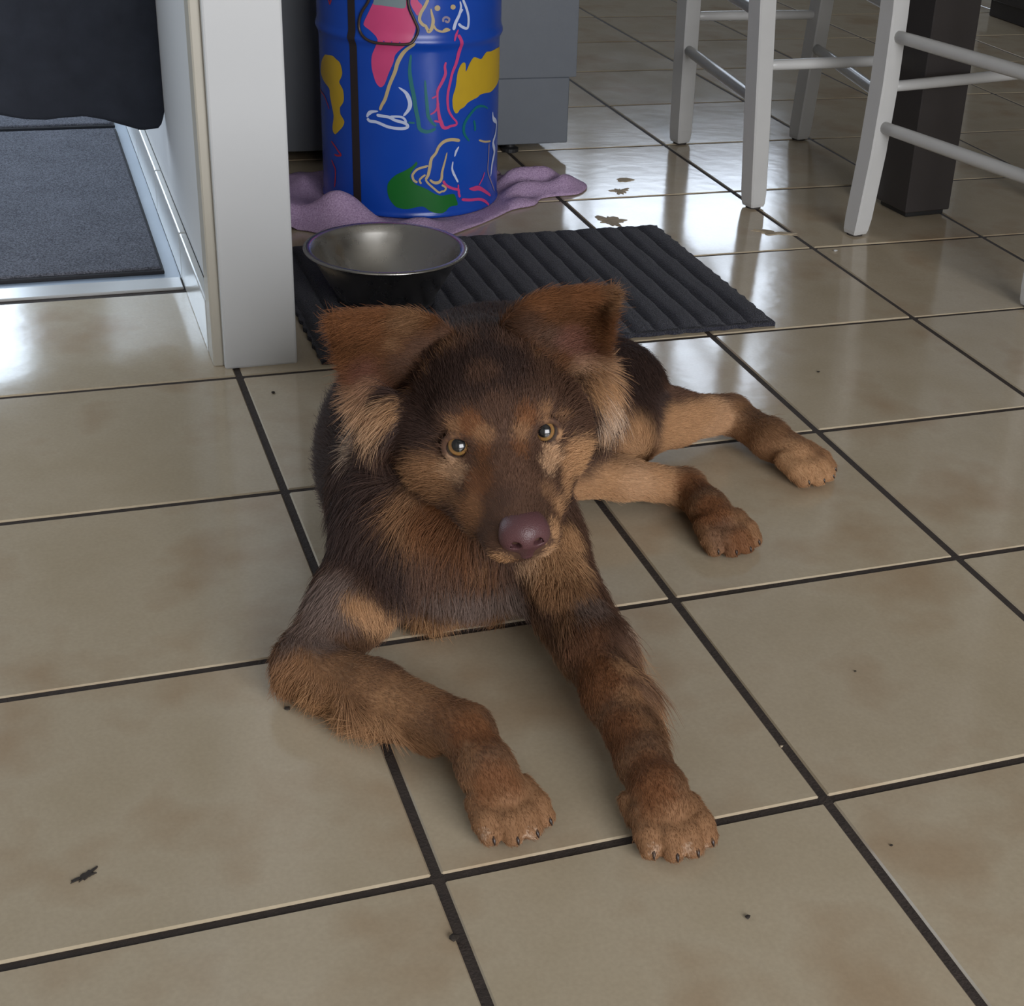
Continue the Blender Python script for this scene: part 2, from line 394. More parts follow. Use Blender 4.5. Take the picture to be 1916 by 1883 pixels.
blob('paint_blob', [(846,187),(848,176),(852,163),(855,140),(858,129),(862,121),(866,117),(870,118),(871,126),(871,134),(875,126),(879,117),(886,107),(894,109),(900,110),(905,103),(910,97),(917,96),(924,93),(929,90),(934,88),(936.5,100),(937,127),(935,140),(931,153),(925,164),(917,172),(908,174),(898,177),(893,182),(885,186),(875,192),(868,200),(860,205),(856,211),(851,211),(847,201)], P_yel, 0.0005, 'large yellow blob on the right of the drum')
blob('paint_blob', [(609,102),(622,104),(630,111),(637,118),(641,135),(639,145),(635.5,153),(639,161),(643,170),(644,187),(641,195),(637,201),(637,208),(638,214),(642,221),(645,228),(642,237),(634,246),(628,251),(624,246),(623,236),(625,217),(621.5,197),(618,178),(616.5,165),(606,150),(601,134),(602.5,115)], P_yel, 0.0005, 'drooping yellow blob on the left of the drum')
blob('paint_blob', [(779,302),(774,308),(768,313),(756,320),(743,326),(733,334),(726,344),(725,357),(728,370),(735,381),(743,388),(757,391),(770,390),(782,387),(793,387),(803,394),(813,398),(826,399),(834,395),(840,388),(848,385),(856,383),(853,371),(849,363),(838,364),(826,366),(817,364),(809,360),(799,354),(788,349),(780,346),(773,340),(768,333),(768,326),(774,316),(781,307)], P_grn, 0.0005, 'green blob low on the drum')
a0, a1 = on_drum(651, 2)[0], on_drum(664, 2)[0]; b0, b1 = on_drum(663, 375)[0], on_drum(677, 375)[0]
bm = bmesh.new(); prev = None
for k in range(241):
    z = 0.012+0.428*k/240; f = 1-k/240*0.428/0.40; A = b0+(a0-b0)*(1-max(f, 0)); B = b1+(a1-b1)*(1-max(f, 0))
    cur = [bm.verts.new(wrap(A+(B-A)*q/3, z, 0.0011)) for q in range(4)]
    if prev:
        for q in range(3): bm.faces.new((prev[q], prev[q+1], cur[q+1], cur[q]))
    prev = cur
bmesh.ops.recalc_face_normals(bm, faces=bm.faces[:])
tag(obj('painted_stripe', bm, P_brn, drum, True), 'dark brown vertical stripe')
G1, G2, GL = [], [], []
def strokes(name, lst, m, lab):
    for p, w in lst: obj(name, paint_line('s', p, w, m, 0.0008), m, drum, True)['label'] = lab
strokes('painted_line', [
  ([(777,81),(757,96),(745,115),(739,135),(729,159),(721,185),(715,196),(711,206)], [4,6,5,5,4]),
  ([(801,-2),(795,11),(787,25),(785,37),(790,45),(795,48)], 4.5), ([(795,46),(799,54),(802,59),(807,54),(809.5,45),(810,36),(807.5,25),(806,16)], [4,5,5,2]),
  ([(811,47),(814,53),(819,57),(827,59),(834,58),(842,55)], 3), ([(828,58),(834,54),(840,55)], 3)], P_tan, 'tan outline of the upper drawn dog')
strokes('painted_line', [
  ([(708,208),(696,209),(690,213),(687,219)], [2,6,3]), ([(688,221),(692,226),(704,228),(714,232),(726,237),(742,240),(757,240),(763,236),(757,230),(740,225),(728,219),(716,217),(705,215)], 4.5),
  ([(730,218),(745,218),(754,220),(759,226),(759,232)], 3.5), ([(746,163),(760,174),(767,191),(765,204),(755,217)], [2,6,6,3]),
  ([(848,56),(852,42),(858.5,28),(862,13),(860,2)], [5,5,4,2]), ([(865,-2),(872.5,17),(876,34),(874,52),(864,50),(857,44)], 4), ([(858,28),(862,22),(865,17)], 3)], P_wht, 'white outline of the upper drawn dog')
strokes('painted_line', [
  ([(769,102),(767,121),(767,138),(770,159),(774,178),(778,204),(782,223),(785,240),(795,246),(806,245),(815,240)], [3,6,6,6,4]),
  ([(795,150),(797,178),(799,198),(801,217),(808,229),(816,236)], [3,5,5,3]), ([(764,229),(776,230)], 3)], P_teal, 'green outline of the upper drawn dog')
strokes('painted_line', [
  ([(857,55),(853,65),(850,77)], [2,4,2]), ([(857,65),(862,74),(862,87),(857,102),(853,118),(846,136),(842,153),(838,172),(837,189),(839,206),(846,219),(853,227),(853,233),(842,236),(836,239),(829,238),(825,229),(821.5,217),(819,197),(818,178),(819,168),(827,153),(833,138),(832,125),(834,116)], [5,6,4,4,3,4,6,3,5,3]),
  ([(808,184),(817,179)], 2.5), ([(805,214),(812,210),(818,202),(819,192)], [2,3,5]), ([(812,226),(823,228)], 3)], P_mag, 'pink outline of the upper drawn dog')
strokes('painted_line', [
  ([(860,263),(845,261),(831,264.5),(821,274),(815,286.5),(807,297),(804,313),(801,327),(796,336)], [5,5,4,5,4]), ([(796,336),(801,343),(811,352),(821,360),(826,358),(831,357),(834,352),(830,348),(826,346)], 3),
  ([(836,285),(832,302),(827,321),(826,333),(822,340),(815,342),(809,340),(804,336)], [2,4,5,3]), ([(801,310),(782,316),(773,325),(772,331),(775,338),(781,341)], 3.5), ([(796,327),(790,331),(785,337),(788,344)], 3),
  ([(895,262),(906,265),(917,264)], 3)], P_tan, 'tan outline of the lower drawn dog')
strokes('painted_line', [
  ([(858,274),(853,283),(850,293)], [2,4,2]), ([(847,302),(845.5,315),(848,324),(851,330),(856.5,341)], [2,4,3]),
  ([(920.7,209),(922,222),(927.7,230),(926,250),(921.5,267),(924,283),(920,305),(917,330)], [2,8,5,6,9,7,3])], P_wht, 'white outline of the lower drawn dog')
strokes('painted_line', [([(914,268),(913,295),(912,321),(918,340),(924,357)], 3)], pmat('lilac_paint', (0.26, 0.20, 0.30, 1)), 'greyish outline at the edge of the drum')
strokes('painted_line', [
  ([(829,338),(832,344),(838.5,349),(848,353),(857,355),(858,362),(860,369)], 4), ([(863,373),(878,374),(895,372.6),(906,376),(914,383)], 4.5),
  ([(877,353),(885,353),(895,352),(905,357),(917,366)], [2,8,6,4]), ([(906,322),(902,334),(895,347)], 2.5), ([(857,345),(857,355)], 2.5)], P_mag, 'pink outline of the lower drawn dog')
strokes('painted_line', [([(912,203),(905,199),(892,200),(879,214),(870,228),(867,240),(869,252),(877.6,264)], [2,4,5,5,3]), ([(886,225),(888,236),(888,245)], 4)], P_teal, 'green outline of the lower drawn dog')
strokes('painted_line', [([(621,264),(628,274),(634,283),(639,290),(632,291),(627,289)], 3), ([(621.5,299),(625,308),(628.4,317),(628.4,335),(627,350)], 3), ([(600,166),(607,178),(613,192),(617,204)], 2.5), ([(612,-6),(616,0),(618,7),(621,-2)], 3)], P_red, 'red line at the left edge of the drum')
def dots(lst, m, lab):
    bms = []
    for x, y, r_ in lst:
        q = [on_drum(x+r_*math.cos(t), y+r_*math.sin(t)) for t in [2*PI*k/14 for k in range(14)]]
        bm = bmesh.new(); bm.faces.new([bm.verts.new(wrap(a, z, 0.0010)) for a, z in q]); bmesh.ops.recalc_face_normals(bm, faces=bm.faces[:])
        bms.append(bm)
    o = obj('painted_eye', join_bm(bms), m, drum); o['label'] = lab
dots([(818,15,5.5)], P_tan, 'tan dot eye of the upper drawn dog'); dots([(847,13,4.8)], P_tan, 'second tan dot eye')
strokes('painted_nose', [([(829,41),(829,35),(834,32),(840,35),(838,41),(832,39)], 3.2)], pmat('mauve_paint', (0.30, 0.25, 0.33, 1)), 'greyish ring nose of the upper drawn dog')
hw_ = [on_drum(x, y) for x, y in [(694,-22),(692,0),(678,25),(674,48),(680,65),(699,78),(731,81.5),(762,82),(774,75),(782,56),(776,38),(767,17),(764,0),(764,-22)]]
bm = bmesh.new(); tube(bm, [wrap(p[0]/0.15, p[1], 0.0035) for p in crom([(a*0.15, z) for a, z in hw_], 5)], 0.0022, 10)
M_wire = mat('bronze_wire', (0.075, 0.055, 0.045, 1), 0.45, 0.5, noise=0.2)
tag(obj('wire_handle', bm, M_wire, drum, True), 'bronze wire loop handle')
for i_ in (0, -1):
    bm = bmesh.new(); tube(bm, [wrap(hw_[i_][0], hw_[i_][1]+0.004, 0.0), wrap(hw_[i_][0], hw_[i_][1]+0.004, 0.008)], 0.006, 12); obj('handle_lug', bm, M_wire, drum)

# ---------------------------------------------------------------- lilac towel under the drum
def towel_mat():
    t = NT('lilac_terry'); tc = t.n('ShaderNodeTexCoord'); a = t.n('ShaderNodeTexNoise'); a.inputs['Scale'].default_value = 420
    t.l(tc.outputs['Object'], a.inputs['Vector'])
    rp = t.n('ShaderNodeValToRGB'); e = rp.color_ramp.elements; e[0].position = 0.3; e[0].color = (0.33, 0.22, 0.36, 1); e[1].position = 0.7; e[1].color = (0.56, 0.41, 0.59, 1)
    t.l(a.outputs['Fac'], rp.inputs[0]); t.l(rp.outputs[0], t.b.inputs['Base Color'])
    bp = t.n('ShaderNodeBump'); bp.inputs['Strength'].default_value = 0.7; bp.inputs['Distance'].default_value = 0.002
    t.l(a.outputs['Fac'], bp.inputs['Height']); t.l(bp.outputs['Normal'], t.b.inputs['Normal']); t.set('Roughness', 0.95); t.set('Specular IOR Level', 0.15)
    return t.m
M_towel = towel_mat()
out = [at_z(x, y, 0)[:2] for x, y in [(640,446),(720,446),(790,446),(835,444),(872,431),(900,421),(932,407),(960,394),(1000,386),(1012,374),(1040,369),(1078,366),(1094,358),(1098,350),(1085,341),(1060,336),(1020,331),(985,328),(955,330),(920,333)]] \
    + [(0.60, 1.84), (0.50, 1.90), (0.36, 1.90), (0.22, 1.88), (0.12, 1.86), (0.09, 1.74), (0.09, 1.60)] + [at_z(x, y, 0)[:2] for x, y in [(556,432),(600,440)]]
out = [tuple(p) for p in crom(list(out)+[out[0]], 3)][:-1]
vs, fs, nb = fill2d(out, 0.010)
def nz2(x, y): return math.sin(31*x+17*y+1.3)+0.6*math.sin(-43*x+52*y)+0.5*math.sin(88*x+23*y+2.0)
edge = np.array(out)
bm = bmesh.new(); bv = []
for i, (x, y) in enumerate(vs):
    dr = math.hypot(x-BX, y-BY)-0.153
    de = float(np.min(np.hypot(edge[:, 0]-x, edge[:, 1]-y)))
    free = min(1, max(0, dr)/0.035)*min(1, de/0.045)
    z = 0.0035 + free*(0.008+0.0042*nz2(x, y))
    # big folds pushed up left of the drum, small pleats on the right
    gl = math.exp(-((x-0.135)/0.055)**2-((y-1.67)/0.11)**2)
    g2 = math.exp(-((x-0.235)/0.05)**2-((y-1.56)/0.055)**2)
    g3 = math.exp(-((x-0.250)/0.045)**2-((y-1.585)/0.040)**2)
    z += free*(0.034*gl+0.020*g2*(0.8+0.4*math.sin(60*(y+0.4*x)))+0.036*g3)
    if x > 0.55: z += free*0.009*(1+math.sin(105*(y-0.30*x)+0.8*math.sin(40*x)))
    bv.append(bm.verts.new((x, y, max(z, 0.003))))
for f in fs: bm.faces.new([bv[k] for k in f])
bmesh.ops.recalc_face_normals(bm, faces=bm.faces[:])
if sum(f.normal.z for f in bm.faces) < 0: bmesh.ops.reverse_faces(bm, faces=bm.faces[:])
r = bmesh.ops.extrude_face_region(bm, geom=bm.faces[:])
low = [v for v in r['geom'] if isinstance(v, bmesh.types.BMVert)]
for v in low: v.co.z -= 0.0022
bmesh.ops.recalc_face_normals(bm, faces=bm.faces[:])
tow = obj('towel', bm, M_towel, None, True); tag(tow, 'crumpled lilac towel spread on the tiles under the blue drum', 'towel')

# ---------------------------------------------------------------- dark ribbed mat
def pile_mat(name, c):
    t = NT(name); tc = t.n('ShaderNodeTexCoord'); a = t.n('ShaderNodeTexNoise'); a.inputs['Scale'].default_value = 520; a.inputs['Detail'].default_value = 2
    t.l(tc.outputs['Object'], a.inputs['Vector'])
    rp = t.n('ShaderNodeValToRGB'); e = rp.color_ramp.elements; e[0].position = 0.3; e[0].color = tuple(v*0.4 for v in c)+(1,); e[1].position = 0.72; e[1].color = tuple(v*1.45 for v in c)+(1,)
    t.l(a.outputs['Fac'], rp.inputs[0]); t.l(rp.outputs[0], t.b.inputs['Base Color'])
    bp = t.n('ShaderNodeBump'); bp.inputs['Strength'].default_value = 1.0; bp.inputs['Distance'].default_value = 0.003
    t.l(a.outputs['Fac'], bp.inputs['Height']); t.l(bp.outputs['Normal'], t.b.inputs['Normal']); t.set('Roughness', 1.0); t.set('Specular IOR Level', 0.08)
    t.set('Sheen Weight', 0.15)
    return t.m
M_mat = pile_mat('charcoal_pile', (0.042, 0.043, 0.058))
MX0, MX1, MY0, MY1 = 0.108, 0.766, 1.004, 1.468
mt = empty('bath_mat', (MX0, MY0, 0), 'charcoal ribbed cotton mat under the steel bowl behind the dog', 'mat')
bm = bmesh.new(); nx, ny = 66, 46
g = [[bm.verts.new((x*(MX1-MX0)/nx, y*(MY1-MY0)/ny, 0.0062)) for y in range(ny+1)] for x in range(nx+1)]
for x in range(nx):
    for y in range(ny): bm.faces.new((g[x][y], g[x+1][y], g[x+1][y+1], g[x][y+1]))
r = bmesh.ops.extrude_face_region(bm, geom=bm.faces[:])
for v in r['geom']:
    if isinstance(v, bmesh.types.BMVert): v.co.z = 0.0004
for v in bm.verts:
    e_ = min(v.co.x, (MX1-MX0)-v.co.x, v.co.y, (MY1-MY0)-v.co.y)
    if e_ < 0.004:
        v.co.x += 0.0016*math.sin(v.co.y*190)+0.0010*math.sin(v.co.y*410); v.co.y += 0.0016*math.sin(v.co.x*170+1)+0.0010*math.sin(v.co.x*390)
bmesh.ops.recalc_face_normals(bm, faces=bm.faces[:])
obj('backing', bm, M_mat, mt)
nr = 18; pw = (MX1-MX0-0.008)/nr
for k in range(nr):
    bm = bmesh.new(); L = MY1-MY0-0.006; ns = 24; cols = []
    rr = random.Random(k)
    for s in range(ns+1):
        y = 0.003+L*s/ns; row = []
        ph = 0.0011*math.sin(y*47+k*1.7)+0.0006*math.sin(y*133+k)
        for q in range(9):
            u = -1+2*q/8; hgt = 0.0060+0.0080*max(0, 1-abs(u)**5.0)
            if s in (0, ns): hgt = 0.0055+(hgt-0.0055)*0.35
            row.append(bm.verts.new((0.004+pw*(k+0.5)+u*pw*0.485+ph, y+rr.uniform(-.001, .001)*(s in (0, ns)), hgt+rr.uniform(-.0004, .0004))))
        cols.append(row)
    for A, B in zip(cols, cols[1:]):
        for q in range(8): bm.faces.new((A[q], A[q+1], B[q+1], B[q]))
    bmesh.ops.recalc_face_normals(bm, faces=bm.faces[:])
    if sum(f.normal.z for f in bm.faces) < 0: bmesh.ops.reverse_faces(bm, faces=bm.faces[:])
    obj('rib', bm, M_mat, mt, True)

# ---------------------------------------------------------------- steel bowl
def steel_mat():
    t = NT('brushed_steel'); t.set('Metallic', 1.0); t.set('Base Color', (0.56, 0.545, 0.51, 1))
    tc = t.n('ShaderNodeTexCoord'); a = t.n('ShaderNodeTexNoise'); a.inputs['Scale'].default_value = 26; a.inputs['Detail'].default_value = 5
    t.l(tc.outputs['Object'], a.inputs['Vector'])
    mr = t.n('ShaderNodeMapRange'); mr.inputs[3].default_value = 0.16; mr.inputs[4].default_value = 0.40; t.l(a.outputs['Fac'], mr.inputs[0]); t.l(mr.outputs[0], t.b.inputs['Roughness'])
    return t.m
M_steel = steel_mat()
bc = at_z(722, 462, 0.092)
bowl = empty('dog_bowl', (bc.x, bc.y, 0.0135), 'brushed steel dog bowl on the charcoal mat in front of the drum', 'bowl')
bm = bmesh.new()
zi = lambda r: 0.0065+0.0700*(r/0.104)**3.2
prof = [(max(0.104*k/22, 0.0005), zi(0.104*k/22)) for k in range(23)] + [(0.1065, 0.0783), (0.1105, 0.0792), (0.1140, 0.0785), (0.1152, 0.0770), (0.1143, 0.0757), (0.1105, 0.0762), (0.1070, 0.0755)]
prof += [(0.1048-0.0395*k/12, 0.0730-0.0700*(k/12)**0.92) for k in range(13)] + [(0.062, 0.002), (0.0005, 0.002)]
lathe(bm, prof, 96); bmesh.ops.recalc_face_normals(bm, faces=bm.faces[:])
obj('basin', bm, M_steel, bowl, True)
bm = bmesh.new(); lathe(bm, [(0.058, 0.0035), (0.0665, 0.0045), (0.0690, 0.0025), (0.0680, 0.0), (0.058, 0.0)], 64); bmesh.ops.recalc_face_normals(bm, faces=bm.faces[:])
tag(obj('rubber_ring', bm, M_rubber, bowl, True), 'black rubber ring under the bowl')

# ---------------------------------------------------------------- white chairs, dark table
M_chair = mat('chair_paint', (0.54, 0.54, 0.53, 1), 0.34, noise=0.05, scale=25, bump=0.06, bscale=120)
M_pad = mat('felt_pad', (0.045, 0.038, 0.032, 1), 0.9)
M_rush = mat('woven_rush', (0.42, 0.30, 0.15, 1), 0.8, noise=0.3, scale=60, bump=0.6, bscale=200)
def leg_bm(pts, w, rz):
    """square leg with eased edges swept along points; w per point"""
    bm = bmesh.new(); prev = None; b = 0.16
    R_ = Matrix.Rotation(rz, 3, 'Z'); sec = [(-1, -1+b), (-1+b, -1), (1-b, -1), (1, -1+b), (1, 1-b), (1-b, 1), (-1+b, 1), (-1, 1-b)]
    for (p, ww) in zip(pts, w):
        cur = [bm.verts.new(Vector(p)+R_ @ Vector((x*ww/2, y*ww/2, 0))) for x, y in sec]
        if prev:
            for k in range(8): bm.faces.new((prev[k], prev[(k+1) % 8], cur[(k+1) % 8], cur[k]))
        else: bm.faces.new(cur[::-1])
        prev = cur
    bm.faces.new(prev); bmesh.ops.recalc_face_normals(bm, faces=bm.faces[:]); return bm
def chair(legs, tops, rz, label, back):
    """legs: four floor points a1 a2 a3 a4 (a1-a2 one side pair, a3-a4 the other); tops: offset at seat height"""
    base = sum((Vector(l) for l in legs), Vector())/4
    e = empty('white_chair', base, label, 'chair', 'white wooden chairs at the table')
    def rel(o): o.location = -base; return o
    H = 0.60
    def P(k, z):
        f = z/H; c = tops[k]; x, y = c[0]*f+c[2]*f*(1-f), c[1]*f
        return Vector((legs[k][0]+x, legs[k][1]+y, z))
    for k in range(4):
        hi = 1.05 if k in back else H+0.038
        zz = [0.004, 0.010, 0.03] + [0.03+(hi-0.03)*i/9 for i in range(1, 10)]
        ww = [0.029, 0.032, 0.0345] + [0.0355]*9
        rel(obj('leg', leg_bm([P(k, z) for z in zz], ww, rz), M_chair, e))
        bm = bmesh.new(); lathe(bm, [(0, 0), (0.0135, 0), (0.0135, 0.0045), (0, 0.0045)], 14, (legs[k][0], legs[k][1], 0)); rel(obj('foot_pad', bm, M_pad, e))
    def rung(a, za, b, zb, r=0.0108):
        A, B = P(a, za), P(b, zb); bm = bmesh.new(); n = 8
        tube(bm, [A+(B-A)*i/n for i in range(n+1)], [r*(0.86+0.14*math.sin(PI*i/n)**0.4) if 0 < i < n else r*0.86 for i in range(n+1)], 14); rel(obj('rung', bm, M_chair, e, True))
    for a, b in ((0, 1), (2, 3)): rung(a, 0.188, b, 0.188); rung(a, 0.335, b, 0.335); rung(a, 0.475, b, 0.475)
    for a, b in ((0, 2), (1, 3)): rung(a, 0.250, b, 0.252, 0.0095)
    S = [P(k, 0.615) for k in (0, 1, 3, 2)]
    c = sum(S, Vector())/4; S = [c+(s-c)*1.08 for s in S]
    bm = bmesh.new(); lo = [bm.verts.new((s.x, s.y, 0.612)) for s in S]; hi = [bm.verts.new((s.x, s.y, 0.642)) for s in S]; m_ = bm.verts.new((c.x, c.y, 0.634))
    bm.faces.new(lo[::-1])
    for k in range(4): bm.faces.new((lo[k], lo[(k+1) % 4], hi[(k+1) % 4], hi[k])); bm.faces.new((hi[k], hi[(k+1) % 4], m_))
    bmesh.ops.recalc_face_normals(bm, faces=bm.faces[:]); rel(obj('seat', bm, M_rush, e))
    a, b = back
    for z in (0.73, 0.85, 0.97):
        A, B = P(a, z), P(b, z); d = (B-A).normalized(); n_ = Vector((-d.y, d.x, 0))*0.007
        bm = bmesh.new(); v = [bm.verts.new(p) for p in (A-n_, B-n_, B+n_, A+n_)]; u = [bm.verts.new(p.co+Vector((0, 0, 0.06))) for p in v]
        bm.faces.new(v[::-1]); bm.faces.new(u)
        for k in range(4): bm.faces.new((v[k], v[(k+1) % 4], u[(k+1) % 4], u[k]))
        bmesh.ops.recalc_face_normals(bm, faces=bm.faces[:]); rel(obj('back_slat', bm, M_chair, e))
    return e
def g0(x, y): p = at_z(x, y, 0); return (p.x, p.y, 0)
chair([g0(1272, 268), g0(1409, 388), g0(1494, 261), g0(1617, 374)], [(-0.005, 0, 0), (-0.033, 0, 0), (0.041, 0, 0), (0.041, 0, 0)], 0.25,
      'white wooden chair further back, between the grey cabinet and the dark table leg', (0, 1))
B1, B2 = g0(1599, 439), g0(1932, 575)
chair([B1, B2, (B1[0]+0.46, B1[1]+0.09, 0), (B2[0]+0.44, B2[1]+0.08, 0)], [(0.006, 0, 0.066), (0.0, 0, 0), (0, 0, 0), (0, 0, 0)], 0.25,
      'nearest white wooden chair, partly cut off, in front of the dark table leg', (0, 1))
M_tab = mat('dark_brown_lacquer', (0.044, 0.038, 0.037, 1), 0.45, noise=0.12, scale=18, bump=0.05)
te = empty('dining_table', (1.276, 1.490, 0), 'dark brown table with a thick square leg among the white chairs', 'table')
def tl(name, lo, hi, m, rz=0.0, bev=0.002, lab=None):
    o = boxobj(name, lo, hi, m, te, bev, 1, rz); o.location = (-1.276, -1.490, 0)
    if lab: o['label'] = lab
for (x, y) in ((1.276, 1.490), (2.58, 1.61), (1.345, 0.66), (2.65, 0.78)):
    tl('leg', (x-0.048, y-0.048, 0.010), (x+0.048, y+0.048, 0.880), M_tab, 0.09); tl('foot_cap', (x-0.041, y-0.041, 0.0), (x+0.041, y+0.041, 0.010), M_black, 0.09)
tl('apron', (1.36, 0.76, 0.81), (2.56, 1.50, 0.880), M_tab); tl('table_top', (1.235, 0.60, 0.8805), (2.70, 1.545, 0.925), M_tab, 0.0, 0.004)
M_dark = mat('dark_sideboard', (0.022, 0.018, 0.018, 1), 0.5, noise=0.1)
sb = empty('sideboard', (2.85, 3.2, 0), 'dark sideboard base in the upper right corner beyond the table', 'sideboard')
for nm, lo, hi in (('plinth', (2.57, 2.0, 0.0), (3.10, 3.255, 0.05)), ('carcass', (2.555, 1.985, 0.0505), (3.12, 3.27, 0.70)), ('top_board', (2.54, 1.97, 0.7005), (3.13, 3.285, 0.73))):
    o = boxobj(nm, lo, hi, M_dark, sb, 0.003, 1); o.location = (-2.85, -3.2, 0)

# ---------------------------------------------------------------- dark cloth hanging in the passage
M_cloth = mat('dark_wool', (0.066, 0.072, 0.090, 1), 0.95, noise=0.25, scale=30, bump=0.5, bscale=420, spec=0.1)
YC = 1.56
hem = [(-260, 170), (-120, 190), (-20, 212), (40, 222), (80, 226), (120, 221), (147, 218), (185, 224), (215, 232), (245, 238), (262, 241)]
edge_r = [(283, 241), (296, 239), (302, 232), (307, 216), (309, 196), (312, 164), (326, 142), (328, 132), (329, 100), (334, 48), (340, 20), (346, -20)]
hp = [at_y(x, y, YC) for x, y in hem]; rp_ = [at_y(x, y, YC) for x, y in edge_r]
hx = [p.x for p in hp]+[rp_[0].x, rp_[1].x]; hz = [p.z for p in hp]+[rp_[0].z, rp_[1].z]
ez = [p.z for p in rp_]; ex = [p.x for p in rp_]
bm = bmesh.new(); nx, nz_ = 80, 70; ztop = 1.30; gg = []
for j in range(nz_+1):
    row = []; f = (j/nz_)**1.25
    for i in range(nx+1):
        u = i/nx
        xr0 = ex[0]+(0.004); 
        zb = None
        # bottom hem height for this column, right edge for this height
        xb = hx[0]+(hx[-1]-hx[0])*u; zb = float(np.interp(xb, hx, hz)); z = zb+(ztop-zb)*f
        xr = float(np.interp(z, ez, ex)); x = hx[0]+(xr-hx[0])*u
        fold = 0.012*math.sin(x*34+0.6*math.sin(z*5))+0.007*math.sin(x*71+1.1+z*3)
        row.append(bm.verts.new((x, YC+fold*min(1, 0.35+(z-0.2)*1.2), z)))
    gg.append(row)
for j in range(nz_):
    for i in range(nx): bm.faces.new((gg[j][i], gg[j][i+1], gg[j+1][i+1], gg[j+1][i]))
r = bmesh.ops.solidify(bm, geom=bm.faces[:], thickness=0.004)
bmesh.ops.recalc_face_normals(bm, faces=bm.faces[:])
cl = empty('hanging_cloth', (-0.4, YC, 0.3), 'dark charcoal cloth hanging in the passage left of the white wall end', 'cloth')
o = obj('drape', bm, M_cloth, cl, True); o.location = (0.4, -YC, -0.3)
bm = bmesh.new(); tube(bm, [(X0+0.001, YC, 1.315), (-0.017, YC, 1.315)], 0.013, 16); o = obj('rail', bm, M_steel, cl, True); o.location = (0.4, -YC, -0.3)

# ---------------------------------------------------------------- crumbs and dried mud on the tiles
M_mud = mat('dried_mud', (0.44, 0.36, 0.255, 1), 0.95, noise=0.35, scale=120)
M_crumb = mat('dark_crumb', (0.030, 0.022, 0.016, 1), 0.8, noise=0.3, scale=200)
M_wcrumb = mat('white_crumb', (0.7, 0.7, 0.68, 1), 0.6)
def crumb(px, py, s, m, label, seed):
    p = at_z(px, py, 0); bm = bmesh.new(); rr = random.Random(seed)
    bmesh.ops.create_icosphere(bm, subdivisions=1, radius=1)
    for v in bm.verts: v.co = Vector((v.co.x*s*rr.uniform(.6, 1.2), v.co.y*s*rr.uniform(.5, 1.1), v.co.z*s*0.45*rr.uniform(.6, 1.1)+s*0.40))
    o = obj('crumb', bm, m); o.location = p; tag(o, label, 'crumb', 'crumbs on the tiles')
crumb(511, 736, 0.0036, M_crumb, 'dark crumb on the tile just right of the white wall end', 1)
crumb(538, 1328, 0.0036, M_crumb, "dark crumb beside the dog's bent elbow", 2)
crumb(848, 1758, 0.0046, M_crumb, 'dark crumb beside the grout joint nearest the camera', 3)
crumb(1399, 1718, 0.0028, M_crumb, 'small dark crumb on the tile in front of the forward paw', 4)
crumb(1667, 1583, 0.0016, M_crumb, 'tiny dark speck on the large tile in the lower right', 5)
crumb(1462, 1398, 0.0020, M_mud, 'tan crumb on the long grout joint right of the forward paw', 6)
crumb(1531, 697, 0.0030, M_crumb, 'flat dark speck on the tile right of the mat corner', 7)
crumb(1563, 471, 0.0045, M_wcrumb, 'white crumb on the grout joint in front of the nearest white chair', 8)
crumb(1600, 1257, 0.0016, M_crumb, 'tiny dark speck in the middle of the large tile on the right', 9)
def smear(name, px, py, rx, ry, rot, seed, m, label, spikes=0.35):
    c = at_z(px, py, 0); rr = random.Random(seed); bm = bmesh.new(); n = 40; ph = [rr.uniform(0, 6.28) for _ in range(6)]
    top, bot = [], []
    for k in range(n):
        t = 2*PI*k/n; q = 1+spikes*(0.5*math.sin(3*t+ph[0])+0.4*math.sin(5*t+ph[1])+0.35*math.sin(9*t+ph[2])+0.3*math.sin(13*t+ph[3]))
        x, y = rx*q*math.cos(t), ry*q*math.sin(t); x, y = x*math.cos(rot)-y*math.sin(rot), x*math.sin(rot)+y*math.cos(rot)
        top.append(bm.verts.new((x*0.94, y*0.94, 0.0012))); bot.append(bm.verts.new((x, y, 0.0002)))
    bm.faces.new(top); bm.faces.new(bot[::-1])
    for k in range(n): bm.faces.new((bot[k], bot[(k+1) % n], top[(k+1) % n], top[k]))
    bmesh.ops.recalc_face_normals(bm, faces=bm.faces[:])
    o = obj(name, bm, m); o.location = c; tag(o, label, 'mud spot', 'dried mud on the tiles')
smear('mud_spot', 1169, 337, 0.016, 0.012, 0.2, 11, M_mud, 'dried mud spot furthest back, between the towel and the chairs', 0.2)
smear('mud_spot', 1160, 358, 0.015, 0.012, 0.9, 12, M_mud, 'thin forked mud spot on the joint beside the lilac towel', 0.75)
smear('mud_spot', 1143, 413, 0.020, 0.026, 0.3, 13, M_mud, 'ragged mud print just behind the charcoal mat', 0.42)
smear('mud_spot', 1448, 436, 0.032, 0.010, -0.5, 14, M_mud, 'faint mud streak on the tile in front of the saber chair leg', 0.6)
smear('mud_spot', 160, 1640, 0.009, 0.0032, 0.55, 15, M_crumb, 'dark scuff on the nearest tile in the lower left', 0.5)

